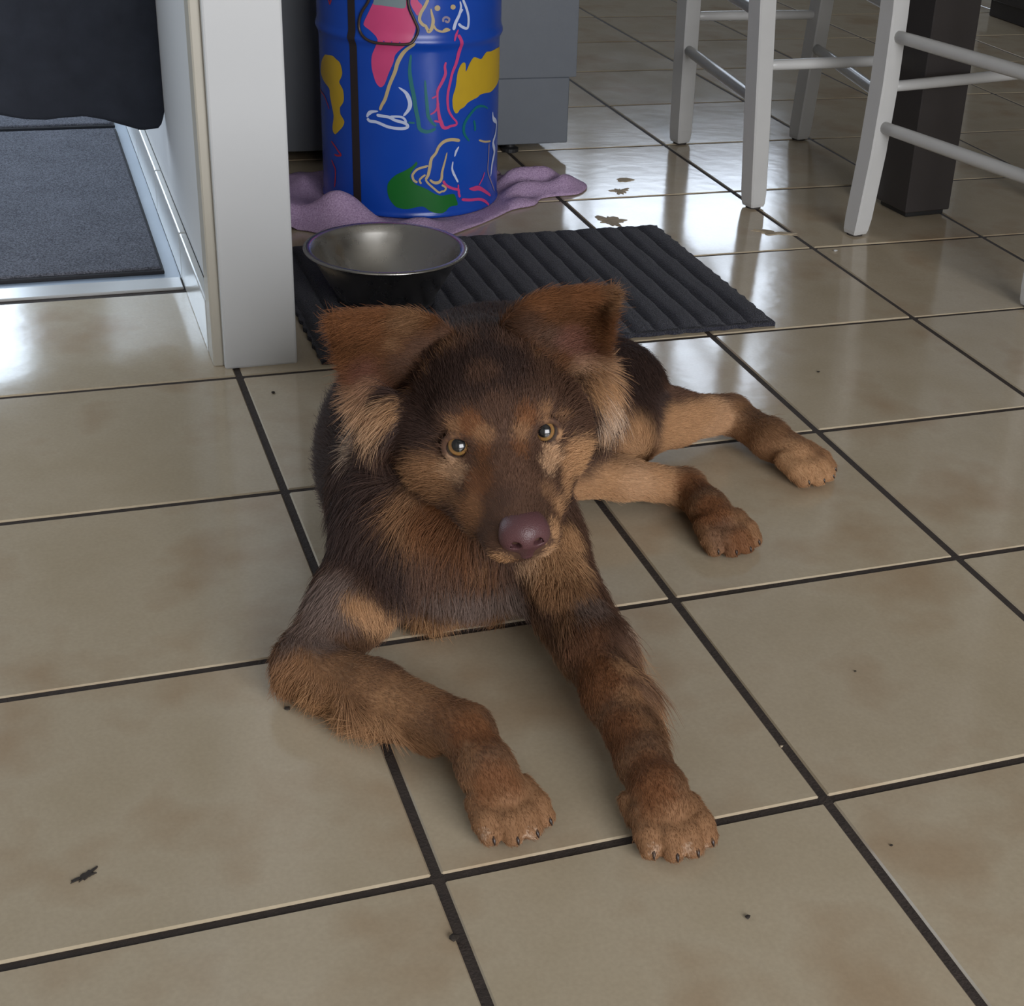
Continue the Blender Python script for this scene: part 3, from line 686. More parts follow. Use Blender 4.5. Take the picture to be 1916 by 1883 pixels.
# ---------------------------------------------------------------- the dog
def npv(v): return np.array((v[0], v[1], v[2]), float)
Lp, Rp = npv(at_y(858, 833, 0.2590)), npv(at_y(1018, 806, 0.2490))
S_ = (Rp-Lp); S_ /= np.linalg.norm(S_)
F_ = np.array((0.080, -0.968, -0.205)); F_ -= S_*(S_ @ F_); F_ /= np.linalg.norm(F_)
U_ = np.cross(F_, S_)*-1.0
if U_[2] < 0: U_ = -U_
E0 = (Lp+Rp)/2 + F_*(-0.010)
def HD(s, f, u): return E0 + S_*s + F_*f + U_*u
HB = np.stack([S_, F_, U_])
def G(x, y, z): return npv(at_z(x, y, z))
IDB = np.eye(3)
PR = []     # kind, a, b/axes, ra, rb, k, flow, hair length, hair lift
def cone(a, b, ra, rb, k, flow=None, ln=0.010, op='add'):
    a, b = np.array(a, float), np.array(b, float)
    PR.append(('c', a, b, ra, rb, k, (b-a) if flow is None else np.array(flow, float), ln, op))
def ell(c, r, k, B=IDB, flow=(0, 1, 0), ln=0.012, op='add'):
    PR.append(('e', np.array(c, float), B, np.array(r, float), None, k, np.array(flow, float), ln, op))
def chain(pts, rs, k, ln=0.010, flow=None):
    for i in range(len(pts)-1): cone(pts[i], pts[i+1], rs[i], rs[i+1], k, flow, ln)
BK = np.array((0.33, 0.94, -0.05))
# trunk
ell((0.112, 0.385, 0.108), (0.092, 0.080, 0.107), 0.03, IDB, BK, 0.020)
ell((0.118, 0.465, 0.116), (0.110, 0.125, 0.115), 0.04, IDB, BK, 0.016)
ell((0.175, 0.590, 0.098), (0.098, 0.140, 0.097), 0.05, IDB, BK, 0.014)
ell((0.242, 0.705, 0.082), (0.092, 0.120, 0.081), 0.05, IDB, BK, 0.013)
ell((0.310, 0.785, 0.068), (0.082, 0.080, 0.067), 0.05, IDB, BK, 0.013)
cone((0.140, 0.43, 0.202), (0.165, 0.52, 0.203), 0.036, 0.034, 0.05, BK, 0.014)
# tail curled on the far side of the hip
chain([(0.33, 0.84, 0.065), (0.29, 0.895, 0.045), (0.22, 0.905, 0.032), (0.155, 0.85, 0.030)], [0.030, 0.024, 0.021, 0.014], 0.02, 0.030)
# neck
cone(HD(0, -0.085, -0.030), (0.128, 0.455, 0.150), 0.064, 0.090, 0.04, (0.05, 0.75, -0.65), 0.026)
cone(HD(0, -0.055, -0.068), (0.112, 0.365, 0.085), 0.048, 0.076, 0.04, (0.0, 0.30, -0.95), 0.028)
# ruff behind the jaw on either side
ell(npv(at_y(1100, 752, 0.332)), (0.022, 0.026, 0.034), 0.02, IDB, npv(RGT)*0.45-npv(UPV)*0.9, 0.024)
ell(npv(at_y(728, 786, 0.342)), (0.018, 0.026, 0.022), 0.024, IDB, npv(RGT)*-0.55-npv(UPV)*0.85, 0.026)
# skull, brows, cheeks
ell(HD(0, -0.060, -0.004), (0.056, 0.062, 0.046), 0.02, HB.T, -F_+0.25*U_, 0.009)
ell(HD(0, -0.020, 0.012), (0.047, 0.044, 0.031), 0.02, HB.T, -F_+0.4*U_, 0.006)
for sg in (-1, 1):
    ell(HD(sg*0.030, -0.014, 0.016), (0.018, 0.016, 0.013), 0.012, HB.T, -F_+0.4*U_+sg*0.3*S_, 0.006)
    ell(HD(sg*0.046, -0.040, -0.036), (0.037, 0.046, 0.040), 0.022, HB.T, -F_*0.8-0.5*U_+sg*0.5*S_, 0.015)
    cone(HD(sg*0.030, -0.004, -0.016), HD(sg*0.024, 0.045, -0.028), 0.014, 0.014, 0.014, -F_+sg*0.3*S_-0.2*U_, 0.005)
    cone(HD(sg*0.019, 0.018, -0.044), HD(sg*0.0150, 0.086, -0.0450), 0.0225, 0.0175, 0.012, -F_-0.3*U_+sg*0.2*S_, 0.0045)
    cone(HD(sg*0.042, -0.018, -0.044), HD(sg*0.026, 0.040, -0.050), 0.033, 0.020, 0.020, -F_*0.8+sg*0.5*S_-0.4*U_, 0.009)
# muzzle, bridge, jaw
cone(HD(0, 0.002, -0.026), HD(0, 0.090, -0.034), 0.034, 0.0215, 0.016, -F_, 0.004)
cone(HD(0, -0.008, 0.000), HD(0, 0.094, -0.0210), 0.0185, 0.0135, 0.014, -F_+0.1*U_, 0.0032)
cone(HD(0, -0.040, -0.066), HD(0, 0.074, -0.0640), 0.032, 0.0130, 0.008, -F_-0.35*U_, 0.008)
# sockets and lids
EYC, EYR, GZ = [], 0.0134, []
for sg, P0 in ((-1, Lp), (1, Rp)):
    g = npv(CAM)-P0; g /= np.linalg.norm(g)
    c = P0-g*0.0095; EYC.append(c); GZ.append(g)
    PR.append(('e', c, IDB, np.array((0.0137,)*3), None, 0.003, np.array((0, 1., 0)), 0.004, 'sub'))
# dog's left fore leg (stretched towards the camera)
RE = G(1106, 1205, 0.054); RC = G(1204, 1425, 0.032); RM = G(1232, 1480, 0.030); RPW = G(1247, 1512, 0.024)
chain([(0.160, 0.385, 0.122), (0.174, 0.325, 0.092), RE], [0.046, 0.041, 0.029], 0.03, 0.012)
chain([RE, RE*0.55+RC*0.45, RC], [0.0275, 0.0235, 0.0200], 0.014, 0.0055)
chain([RC, RM, RPW], [0.0200, 0.0205, 0.0205], 0.010, 0.0048)
# dog's right fore leg (elbow out on the tiles, paw turned back in)
LE = G(570, 1240, 0.033); LC = G(872, 1368, 0.046); LM = G(910, 1440, 0.036); LPW = G(938, 1482, 0.025)
chain([(0.060, 0.385, 0.130), (0.042, 0.345, 0.105), G(664, 1126, 0.066), LE], [0.044, 0.038, 0.030, 0.023], 0.03, 0.012)
chain([LE, LE*0.55+LC*0.45, LC], [0.0250, 0.0245, 0.0205], 0.014, 0.0055)
chain([LC, LM, LPW], [0.0205, 0.0205, 0.0205], 0.010, 0.0048)
# hind legs: both lie out to the dog's left
hip = np.array((0.345, 0.765, 0.072)); UST = G(1150, 800, 0.062); UH = G(1368, 775, 0.034); UM = G(1440, 822, 0.029); UP = G(1490, 852, 0.023)
chain([hip, (hip+UST)/2+np.array((0.03, -0.01, 0.0)), UST], [0.060, 0.060, 0.048], 0.03, 0.010)
chain([UST, UST*0.5+UH*0.5+np.array((0, 0.004, 0.002)), UH], [0.044, 0.030, 0.0195], 0.016, 0.007)
cone(UH, UH+np.array((-0.03, 0.018, 0.004)), 0.014, 0.012, 0.02, None, 0.006)
chain([UH, UM, UP], [0.0205, 0.0215, 0.0215], 0.010, 0.0048)
LST = np.array((0.255, 0.545, 0.055)); LH = G(1285, 912, 0.028); LMm = G(1325, 952, 0.026); LP = G(1348, 978, 0.022)
chain([(0.27, 0.74, 0.07), LST], [0.07, 0.044], 0.03, 0.010)
chain([LST, LST*0.45+LH*0.55, LH], [0.036, 0.0205, 0.0185], 0.014, 0.007)
chain([LH, LMm, LP], [0.0190, 0.0195, 0.0205], 0.010, 0.0048)
# toes: four to a paw
CLAWS = []
def paw(c, d, w, s=1.0, tipz=0.011, spread=0.26):
    d = np.array((d[0], d[1], 0.)); d /= np.linalg.norm(d); n = np.array((d[1], -d[0], 0.))
    for q, (t, fw) in enumerate(((-1.5, -0.008), (-0.52, 0.006), (0.52, 0.006), (1.5, -0.008))):
        dd = d+n*t*spread*0.40; dd /= np.linalg.norm(dd)
        k0 = c+n*t*0.0138*w+d*(0.004+fw*0.6)*s; k0[2] = 0.022*s
        k1 = k0+dd*0.019*s; k1[2] = 0.0165*s
        k2 = k1+dd*0.0105*s; k2[2] = tipz
        cone(k0, k1, 0.0116*s, 0.0117*s, 0.0032, None, 0.0034); cone(k1, k2, 0.0118*s, 0.0096*s, 0.0022, None, 0.0034)
        CLAWS.append((k2+dd*0.0055*s+np.array((0, 0, 0.002)), dd))
    pc = c+d*0.004; pc[2] = 0.016
    ell(pc, (0.023*w, 0.022*s, 0.0135), 0.005, np.stack([n, d, np.array((0, 0, 1.))], 1), d, 0.005)
def du(a, b): return (b-a)/np.linalg.norm(b-a)
paw(RPW, du(RC, RPW)*0.9+np.array((0.02, -0.1, 0)), 0.93, 0.95)
paw(LPW, du(LC, LPW)+np.array((0.05, -0.35, 0)), 0.93, 0.95)
paw(UP, du(UH, UP)+np.array((0.12, 0.0, 0)), 0.95, 1.05)
paw(LP, du(LH, LP)+np.array((0.05, 0.0, 0)), 0.95, 1.0)
# dew claw of the stretched leg and carpal pads
cone(RC+np.array((-0.024, -0.03, -0.012)), RC+np.array((-0.026, -0.046, -0.018)), 0.008, 0.006, 0.004, None, 0.004)
chain([G(640, 1308, 0.014), G(730, 1346, 0.014), G(808, 1394, 0.012)], [0.014, 0.0145, 0.010], 0.014, 0.006)
# mouth corner crease
for sg in (-1, 1):
    for a, b in ((HD(sg*0.0400, 0.004, -0.0575), HD(sg*0.0360, 0.045, -0.0600)), (HD(sg*0.0360, 0.045, -0.0600), HD(sg*0.0240, 0.086, -0.0625))):
        PR.append(('c', a, b, 0.0016, 0.0012, 0.003, np.array((0, 1., 0)), 0.005, 'sub'))

VX = 0.0021
LO = np.array((-0.16, -0.09, -0.006)); HI = np.array((0.70, 1.02, 0.40))
NX = np.ceil((HI-LO)/VX).astype(int)
FLD = np.full(NX, 0.03, np.float32)
def prim_sd(p, X):
    if p[0] == 'c':
        a, b, ra, rb = p[1:5]; ba = b-a; L2 = ba @ ba
        t = np.clip(((X-a) @ ba)/L2, 0, 1)
        return np.linalg.norm(X-a-t[..., None]*ba, axis=-1)-(ra+(rb-ra)*t)
    c, B, r = p[1:4]; q = (X-c) @ B
    k0 = np.linalg.norm(q/r, axis=-1); k1 = np.linalg.norm(q/(r*r), axis=-1)+1e-9
    return k0*(k0-1)/k1
AX = [LO[i]+VX*np.arange(NX[i]) for i in range(3)]
for p in PR:
    mg = 0.032
    if p[0] == 'c': lo = np.minimum(p[1]-p[3], p[2]-p[4])-mg; hi = np.maximum(p[1]+p[3], p[2]+p[4])+mg
    else: rr = np.abs(p[2]) @ p[3]; lo = p[1]-rr-mg; hi = p[1]+rr+mg
    i0 = np.clip(np.floor((lo-LO)/VX).astype(int), 0, NX-1); i1 = np.clip(np.ceil((hi-LO)/VX).astype(int), 1, NX)
    X = np.stack(np.meshgrid(*[AX[i][i0[i]:i1[i]].astype(np.float32) for i in range(3)], indexing='ij'), -1)
    d = prim_sd(p, X).astype(np.float32); sl = tuple(slice(i0[i], i1[i]) for i in range(3)); A = FLD[sl]; k = p[5]
    if p[8] == 'sub':
        h = np.maximum(k-np.abs(A+d), 0)/k; FLD[sl] = np.maximum(A, -d)+h*h*k/4
    else:
        h = np.maximum(k-np.abs(A-d), 0)/k; FLD[sl] = np.minimum(A, d)-h*h*k/4
    if p is PR[-1]: break
# eyelid rims: almond rings just in front of the sockets
LIDS = []
for sg, c, g in ((-1, EYC[0], GZ[0]), (1, EYC[1], GZ[1])):
    ax = g*0.75+F_*0.5+S_*sg*0.22; ax /= np.linalg.norm(ax)
    sx = S_-ax*(S_ @ ax); sx /= np.linalg.norm(sx); ux = np.cross(sx, ax); ux *= np.sign(ux @ U_)
    pts = []
    for k in range(25):
        t = 2*PI*k/24; x, y = math.cos(t), math.sin(t)
        rx = 0.0120*(1+0.16*(x*-sg > 0.3)*abs(x)); ry = 0.0110 if y > 0 else 0.0112
        q = sx*rx*x+ux*(ry*y-0.0010*x*-sg); rho = math.hypot(rx*x, ry*y)
        pts.append(c+q+ax*(math.sqrt(max(0.0142**2-rho*rho, 0.003**2))))
    LIDS.append(pts)
    for a, b in zip(pts, pts[1:]):
        p = ('c', a, b, 0.0019, 0.0019)
        lo = np.minimum(a, b)-0.02; hi = np.maximum(a, b)+0.02
        i0 = np.floor((lo-LO)/VX).astype(int); i1 = np.ceil((hi-LO)/VX).astype(int)
        X = np.stack(np.meshgrid(*[AX[i][i0[i]:i1[i]].astype(np.float32) for i in range(3)], indexing='ij'), -1)
        d = prim_sd(p, X).astype(np.float32); sl = tuple(slice(i0[i], i1[i]) for i in range(3)); A = FLD[sl]; k = 0.0035
        h = np.maximum(k-np.abs(A-d), 0)/k; FLD[sl] = np.minimum(A, d)-h*h*k/4
# the floor flattens what rests on it
zf = 0.0012-AX[2].astype(np.float32)[None, None, :]
FLD = np.maximum(FLD, zf)
import openvdb
def iso_mesh(fld, lo, vx):
    g = openvdb.FloatGrid(1.0); g.copyFromArray(np.ascontiguousarray(fld, np.float32)); pts, quads = g.convertToQuads(0.0)
    pts = np.asarray(pts, float)*vx+lo; quads = np.asarray(quads)
    me = bpy.data.meshes.new('m'); me.from_pydata(pts.tolist(), [], quads.tolist()); me.validate()
    return me, pts
me, VP = iso_mesh(FLD, LO, VX)
bm = bmesh.new(); bm.from_mesh(me)
if bm.calc_volume(signed=True) < 0: bmesh.ops.reverse_faces(bm, faces=bm.faces[:])
# keep the one big shell
seen = set(); best = []
for v0 in bm.verts:
    if v0.index in seen: continue
    st = [v0]; seen.add(v0.index); comp = [v0]
    while st:
        v = st.pop()
        for e in v.link_edges:
            o2 = e.other_vert(v)
            if o2.index not in seen: seen.add(o2.index); st.append(o2); comp.append(o2)
    if len(comp) > len(best): best = comp
bs = set(v.index for v in best)
bmesh.ops.delete(bm, geom=[v for v in bm.verts if v.index not in bs], context='VERTS')
bm.to_mesh(me); bm.free(); me.name = 'dog'
DOGB = Vector((0.17, 0.45, 0.0))
M_skin = NT('dog_coat'); _a = M_skin.n('ShaderNodeAttribute', attribute_name='coat'); M_skin.l(_a.outputs['Color'], M_skin.b.inputs['Base Color'])
M_skin.set('Roughness', 0.75); M_skin.set('Specular IOR Level', 0.2); M_skin = M_skin.m
n_v = len(me.vertices); VP = np.empty(n_v*3); me.vertices.foreach_get('co', VP); VP = VP.reshape(-1, 3)
VN = np.empty(n_v*3); me.vertices.foreach_get('normal', VN); VN = VN.reshape(-1, 3)
from mathutils.bvhtree import BVHTree
bm = bmesh.new(); bm.from_mesh(me); BVH = BVHTree.FromBMesh(bm); bm.free()
def surf(px, py):
    d = ray(px, py).normalized(); h = BVH.ray_cast(CAM, d)
    if h[0] is None:
        t = CAM+d*1.4; h = BVH.find_nearest(t)
        for _ in range(12):
            s = (h[0]-CAM).dot(d); h = BVH.find_nearest(CAM+d*s)
    return npv(h[0])

# coat colours
DB = np.array((0.052, 0.030, 0.024)); MB = np.array((0.115, 0.060, 0.038)); RB = np.array((0.16, 0.066, 0.027)); BT = np.array((0.225, 0.118, 0.058))
TN = np.array((0.38, 0.215, 0.108)); LT = np.array((0.48, 0.30, 0.175)); CR = np.array((0.62, 0.46, 0.34)); GY = np.array((0.165, 0.118, 0.098)); PK = np.array((0.30, 0.13, 0.12))
DB, MB, RB, BT, TN, LT, CR, GY, PK = [c*f for c, f in ((DB, 1.15), (MB, 1.25), (RB, 1.35), (BT, 1.4), (TN, 1.35), (LT, 1.3), (CR, 1.15), (GY, 1.3), (PK, 1.2))]
PAINT = [  # px, py, radius px, colour, strength
 # back legs
 (1190, 690, 120, DB, 1), (1265, 735, 45, MB, .9), (1290, 742, 30, MB, .7),
 (1180, 830, 75, TN, 1), (1260, 805, 60, TN, 1), (1300, 795, 55, TN, 1), (1340, 785, 60, (LT+TN)*.5, .9), (1320, 770, 30, TN, .7), (1380, 760, 22, BT, .7), (1420, 820, 55, BT, 1), (1480, 860, 55, TN, .7), (1545, 895, 50, TN, .7),
 (1150, 920, 70, TN, 1), (1230, 915, 60, TN, 1), (1190, 905, 45, LT, .5), (1290, 905, 40, RB, .9), (1330, 955, 45, RB, 1), (1360, 1000, 45, MB, .6), (1390, 1020, 40, RB, .8), (1385, 1045, 14, CR, .6),
 # shoulders, chest
 (620, 1110, 70, GY, 1), (570, 1190, 60, GY, .8), (650, 960, 110, DB, 1), (610, 880, 90, DB, 1), (720, 1000, 90, DB, 1), (760, 1080, 70, DB, .9), (830, 1080, 60, GY, .8), (900, 1110, 70, GY, .9), (960, 1120, 55, GY, .9),
 (668, 1125, 34, TN, .95), (695, 1145, 38, TN, .95), (735, 1142, 44, TN, 1), (785, 1148, 42, TN, 1), (840, 1152, 40, TN, .85), (900, 1152, 36, BT, .9), (940, 1150, 30, BT, .6),
 (1040, 1050, 62, TN, .9), (1060, 1100, 50, BT, .9), (1010, 1090, 40, BT, .8), (1050, 1160, 30, BT, .6), (960, 1155, 30, DB, .9), (1100, 1130, 40, GY, .7),
 # fore legs
 (560, 1260, 60, BT, 1), (640, 1270, 80, BT, 1), (610, 1205, 36, GY, .5), (690, 1205, 34, MB, .5), (760, 1290, 80, BT, 1), (850, 1320, 60, (BT+RB)*.5, .9), (720, 1330, 50, TN, .45), (880, 1370, 55, RB, .9), (870, 1410, 30, BT, .8), (930, 1470, 60, RB, .8), (950, 1530, 60, BT, .7), (1000, 1500, 30, BT, .6), (910, 1540, 30, BT, .7), (990, 1565, 12, CR, .7), (1030, 1565, 10, CR, .7), (905, 1560, 10, CR, .5),
 (1085, 1200, 60, (MB+RB)*.5, .9), (1110, 1270, 70, RB, .95), (1168, 1245, 30, TN, .6), (1178, 1300, 34, BT, .8), (1200, 1350, 34, BT, .7), (1150, 1370, 60, RB, .9), (1210, 1440, 60, RB, .9), (1230, 1500, 50, RB, .9), (1265, 1550, 60, BT, .75), (1300, 1520, 30, BT, .5), (1288, 1590, 12, CR, .6), (1320, 1585, 12, CR, .6), (1225, 1590, 12, CR, .5),
 # head: dark mask, stripe
 (900, 680, 120, DB, 1), (820, 720, 90, DB, 1), (1050, 690, 80, DB, 1), (780, 800, 70, DB, 1), (1100, 770, 45, DB, 1), (905, 700, 40, MB, .75), (930, 760, 32, MB, .7), (860, 640, 45, MB, .7), (960, 640, 40, MB, .6),
 # cheeks
 (800, 900, 62, BT, .95), (770, 960, 60, BT, .9), (830, 980, 70, RB, .9), (770, 900, 30, TN, .6), (720, 1000, 30, DB, .7), (1085, 860, 50, TN, 1), (1070, 930, 50, TN, 1), (1062, 1000, 40, TN, 1), (1045, 960, 35, BT, .6), (840, 1030, 50, RB, .8), (900, 1040, 40, RB, .8), (940, 1050, 30, BT, .8),
 (690, 950, 55, DB, .9), (712, 1005, 52, DB, .85), (735, 1050, 45, DB, .7), (840, 1045, 50, MB, .7), (790, 1045, 45, MB, .7), (900, 1060, 40, MB, .5),
 # muzzle
 (950, 880, 50, MB, 1), (940, 940, 48, MB, 1), (900, 900, 40, RB, .7), (880, 960, 45, (RB+BT)*.5, .8), (990, 900, 34, MB, .9), (950, 930, 30, DB, .35), (1025, 920, 26, BT, .5), (1040, 990, 26, TN, .8), (1030, 1030, 22, TN, .8), (985, 1050, 30, LT, .85), (940, 1046, 24, TN, .8), (1015, 1040, 24, LT, .7), (900, 1030, 24, BT, .7), (885, 1000, 22, BT, .5),
 (1070, 850, 32, TN, .9), (1060, 882, 30, TN, .9), (1058, 915, 28, TN, .8), (1046, 948, 24, TN, .7), (822, 888, 30, BT, .8), (838, 908, 26, BT, .7), (850, 935, 24, BT, .5),
 # brows, under eye
 (880, 795, 32, RB, .9), (905, 815, 26, BT, .8), (850, 800, 22, BT, .8), (905, 850, 24, RB, .7), (985, 780, 28, RB, .95), (975, 810, 24, BT, .8), (1020, 772, 24, BT, .85), (1048, 782, 16, BT, .7), (975, 840, 22, RB, .7),
 (848, 876, 30, LT, .6), (862, 890, 22, LT, .5), (1034, 850, 28, LT, .95), (1026, 872, 24, LT, .8), (1050, 815, 14, TN, .8), (1105, 820, 16, DB, .6),
 (848, 640, 16, BT, .6), (826, 668, 15, BT, .55), (800, 700, 15, BT, .5), (775, 728, 15, BT, .5), (750, 752, 16, TN, .5), (955, 622, 15, MB, .7), (1005, 672, 14, BT, .4), (1045, 705, 14, BT, .45), (1085, 725, 16, TN, .5), (905, 650, 9, DB, .8), (908, 670, 9, DB, .8), (912, 690, 9, DB, .8), (916, 710, 9, DB, .8), (921, 735, 9, DB, .7), (830, 625, 22, BT, .7), (845, 650, 18, BT, .5), (945, 605, 22, MB, .8),
 # fluff behind the ears
 (690, 800, 48, CR, .9), (672, 830, 30, CR, .9), (720, 770, 34, LT, .8), (740, 770, 26, TN, .7), (712, 778, 30, LT, .8), (1105, 728, 26, TN, .8), (1115, 715, 40, TN, 1), (1128, 750, 34, CR, .85), (1110, 690, 28, TN, .8), (1125, 780, 28, LT, .7)]
P3D = [(RE*(1-f)+RC*f+np.array((0.022, 0.004, -0.012)), 0.026, TN*1.1, .85) for f in (0.0, 0.18, 0.36, 0.54)] + [(LE*(1-f)+LC*f+np.array((-0.012, -0.018, -0.016)), 0.024, TN*1.05, .75) for f in (0.15, 0.32, 0.5)]
PC = np.array([surf(p[0], p[1]) for p in PAINT])
def px_m(c): return ((c-npv(CAM)) @ npv(FWD))/F
PRD = np.array([p[2]*px_m(c)*1.12 for p, c in zip(PAINT, PC)]); PCOL = np.array([p[3] for p in PAINT]+[p[2] for p in P3D]); PST = np.array([p[4] for p in PAINT]+[p[3] for p in P3D]); PC = np.concatenate([PC, [p[0] for p in P3D]]); PRD = np.concatenate([PRD, [p[1] for p in P3D]])
def coat(X, seed=1):
    r = np.random.default_rng(seed); n = len(X)
    col = np.tile(MB*0.75, (n, 1))
    # general plan of the coat: dark saddle, tan belly and legs
    lo_ = np.clip((0.075-X[:, 2])/0.05, 0, 1)[:, None]; col = col*(1-lo_)+BT*lo_
    sad = np.clip((X[:, 2]-0.10)/0.06, 0, 1)[:, None]*np.clip((X[:, 1]-0.30)/0.05, 0, 1)[:, None]; col = col*(1-sad)+DB*sad
    jit = X+0.0022*r.standard_normal((n, 3))
    for c, rad, cc, st in zip(PC, PRD, PCOL, PST):
        d = np.linalg.norm(jit-c, axis=1)/rad; w = np.clip((1.0-d)/0.5, 0, 1); w = (w*w*(3-2*w)*st)[:, None]
        if w.max() > 0: col = col*(1-w)+cc*w
    # dark rims of the eyes
    for pts in LIDS:
        P = np.array(pts[:-1]); d = np.min(np.linalg.norm(X[:, None, :]-P[None], axis=2), axis=1) if n < 4000 else None
        if d is None:
            near = np.linalg.norm(X-P.mean(0), axis=1) < 0.03; d = np.ones(n)
            if near.any(): d[near] = np.min(np.linalg.norm(X[near][:, None, :]-P[None], axis=2), axis=1)
        w = np.clip((0.0031-d)/0.0012, 0, 1)[:, None]; col = col*(1-w)+np.array((0.030, 0.016, 0.014))*w
    return col
VC = coat(VP)
at_ = me.color_attributes.new('coat', 'FLOAT_COLOR', 'POINT'); at_.data.foreach_set('color', np.concatenate([VC*0.8, np.ones((n_v, 1))], 1).ravel())
me.transform(Matrix.Translation(-DOGB))
dog = link('dog', me, M_skin, None, True); dog.location = DOGB
tag(dog, 'brown and tan long haired dog lying on the tiles with tipped ears, looking up', 'dog')
def dogpart(name, m_, mt_, smooth=True, label=None):
    m_.transform(Matrix.Translation(-DOGB)); o = link(name, m_, mt_, dog, smooth)
    if label: o['label'] = label
    return o

# ears: cupped sheets with the tip tipped sideways
def ear_mesh(rows, thick):
    """rows: list of rows from base to tip, each a list of 3-D points from the upper edge to the lower edge"""
    R_ = [np.array(crom(r, 5)) for r in rows]; m = len(R_[0]); cols = [np.array(crom([R_[k][i] for k in range(len(rows))], 5)) for i in range(m)]
    g = np.array(cols)      # m x n x 3
    bm = bmesh.new(); vv = [[bm.verts.new(tuple(g[i, j])) for j in range(g.shape[1])] for i in range(g.shape[0])]
    for i in range(g.shape[0]-1):
        for j in range(g.shape[1]-1): bm.faces.new((vv[i][j], vv[i+1][j], vv[i+1][j+1], vv[i][j+1]))
    bmesh.ops.recalc_face_normals(bm, faces=bm.faces[:])
    n = sum((f.normal for f in bm.faces), Vector())
    if n.dot(CAM-Vector(tuple(g.mean((0, 1))))) < 0: bmesh.ops.reverse_faces(bm, faces=bm.faces[:])
    bmesh.ops.solidify(bm, geom=bm.faces[:], thickness=thick)
    bmesh.ops.recalc_face_normals(bm, faces=bm.faces[:])
    me = bpy.data.meshes.new('ear'); bm.to_mesh(me); bm.free(); return me
def EP(px, py, dy): return npv(at_y(px, py, EY+dy))
def EB(px, py, sink=0.006):
    h = surf(px, py); d = npv(ray(px, py))
    if h[1] > 0.42: h = npv(at_y(px, py, 0.345))
    return h+d/np.linalg.norm(d)*sink
LB = [EB(858, 642, .012), EB(806, 690, .014), EB(752, 735, .012), EB(705, 762, .006)]; EY = float(np.mean([p[1] for p in LB]))
earL = ear_mesh([
  LB,
  [EP(840, 616, -0.004), EP(782, 660, 0.004), EP(728, 702, 0.006), EP(676, 740, -0.004)],
  [EP(795, 594, -0.016), EP(742, 624, 0.000), EP(700, 662, 0.003), EP(656, 712, -0.008)],
  [EP(728, 587, -0.026), EP(695, 605, -0.014), EP(665, 635, -0.010), EP(643, 672, -0.014)],
  [EP(634, 594, -0.034), EP(632, 600, -0.033), EP(631, 606, -0.032), EP(632, 614, -0.031)]], 0.0035)
EYL = EY
RBs = [EB(932, 622, .012), EB(992, 668, .016), EB(1046, 702, .014), EB(1096, 718, .006)]; EY = float(np.mean([p[1] for p in RBs]))
earR = ear_mesh([
  RBs,
  [EP(950, 592, -0.004), EP(1012, 626, 0.004), EP(1068, 662, 0.006), EP(1120, 692, -0.004)],
  [EP(1000, 560, -0.016), EP(1048, 588, 0.000), EP(1090, 624, 0.003), EP(1128, 662, -0.008)],
  [EP(1062, 549, -0.026), EP(1090, 562, -0.014), EP(1113, 587, -0.010), EP(1132, 624, -0.014)],
  [EP(1138, 548, -0.034), EP(1139, 553, -0.033), EP(1139, 559, -0.032), EP(1138, 567, -0.031)]], 0.0035)
EARS = []
for em in (earL, earR):
    nv = len(em.vertices); P = np.empty(nv*3); em.vertices.foreach_get('co', P); P = P.reshape(-1, 3)
    N = np.empty(nv*3); em.vertices.foreach_get('normal', N); N = N.reshape(-1, 3)
    left = em is earL
    EPAT = [(700, 598, 55, RB*1.05), (770, 600, 45, BT*.8), (640, 610, 45, RB*1.15), (655, 680, 40, RB*.9), (690, 700, 45, (PK*.6+RB)*0.42), (720, 735, 40, (PK*.6+RB)*0.42), (800, 655, 45, MB*.9), (760, 690, 45, MB*.8), (745, 645, 22, BT*.8), (835, 622, 26, MB)] if left else \
           [(1000, 560, 50, RB*1.1), (1080, 548, 50, RB*1.15), (1140, 560, 40, BT*.8), (1130, 620, 40, RB*.9), (970, 612, 45, MB*.7), (1020, 640, 40, MB*.8), (1060, 640, 40, (PK*.8+RB)*0.42), (1085, 668, 36, (PK*.6+RB)*0.42), (1035, 585, 26, RB*0.8), (1110, 690, 26, BT)]
    EC3 = [(npv(at_y(p[0], p[1], EY)), p[2], p[3]) for p in EPAT]
    def earcol(X, E3=EC3):
        c = np.tile(RB*0.7, (len(X), 1)); d0 = X-npv(CAM); cc_ = d0 @ npv(FWD)
        for q, rad, k in E3:
            dq = q-npv(CAM); w = np.linalg.norm(d0/cc_[:, None]-dq/(dq @ npv(FWD)), axis=1)*F/rad
            w = np.clip((1-w)/0.6, 0, 1)[:, None]; c = c*(1-w*.85)+k*w*.85
        return c
    _c0 = earcol
    def earcol(X, f=_c0): return f(X)*0.86
    a_ = em.color_attributes.new('coat', 'FLOAT_COLOR', 'POINT'); a_.data.foreach_set('color', np.concatenate([earcol(P), np.ones((nv, 1))], 1).ravel())
    EARS.append((em.copy(), earcol)); dogpart('ear', em, M_skin)

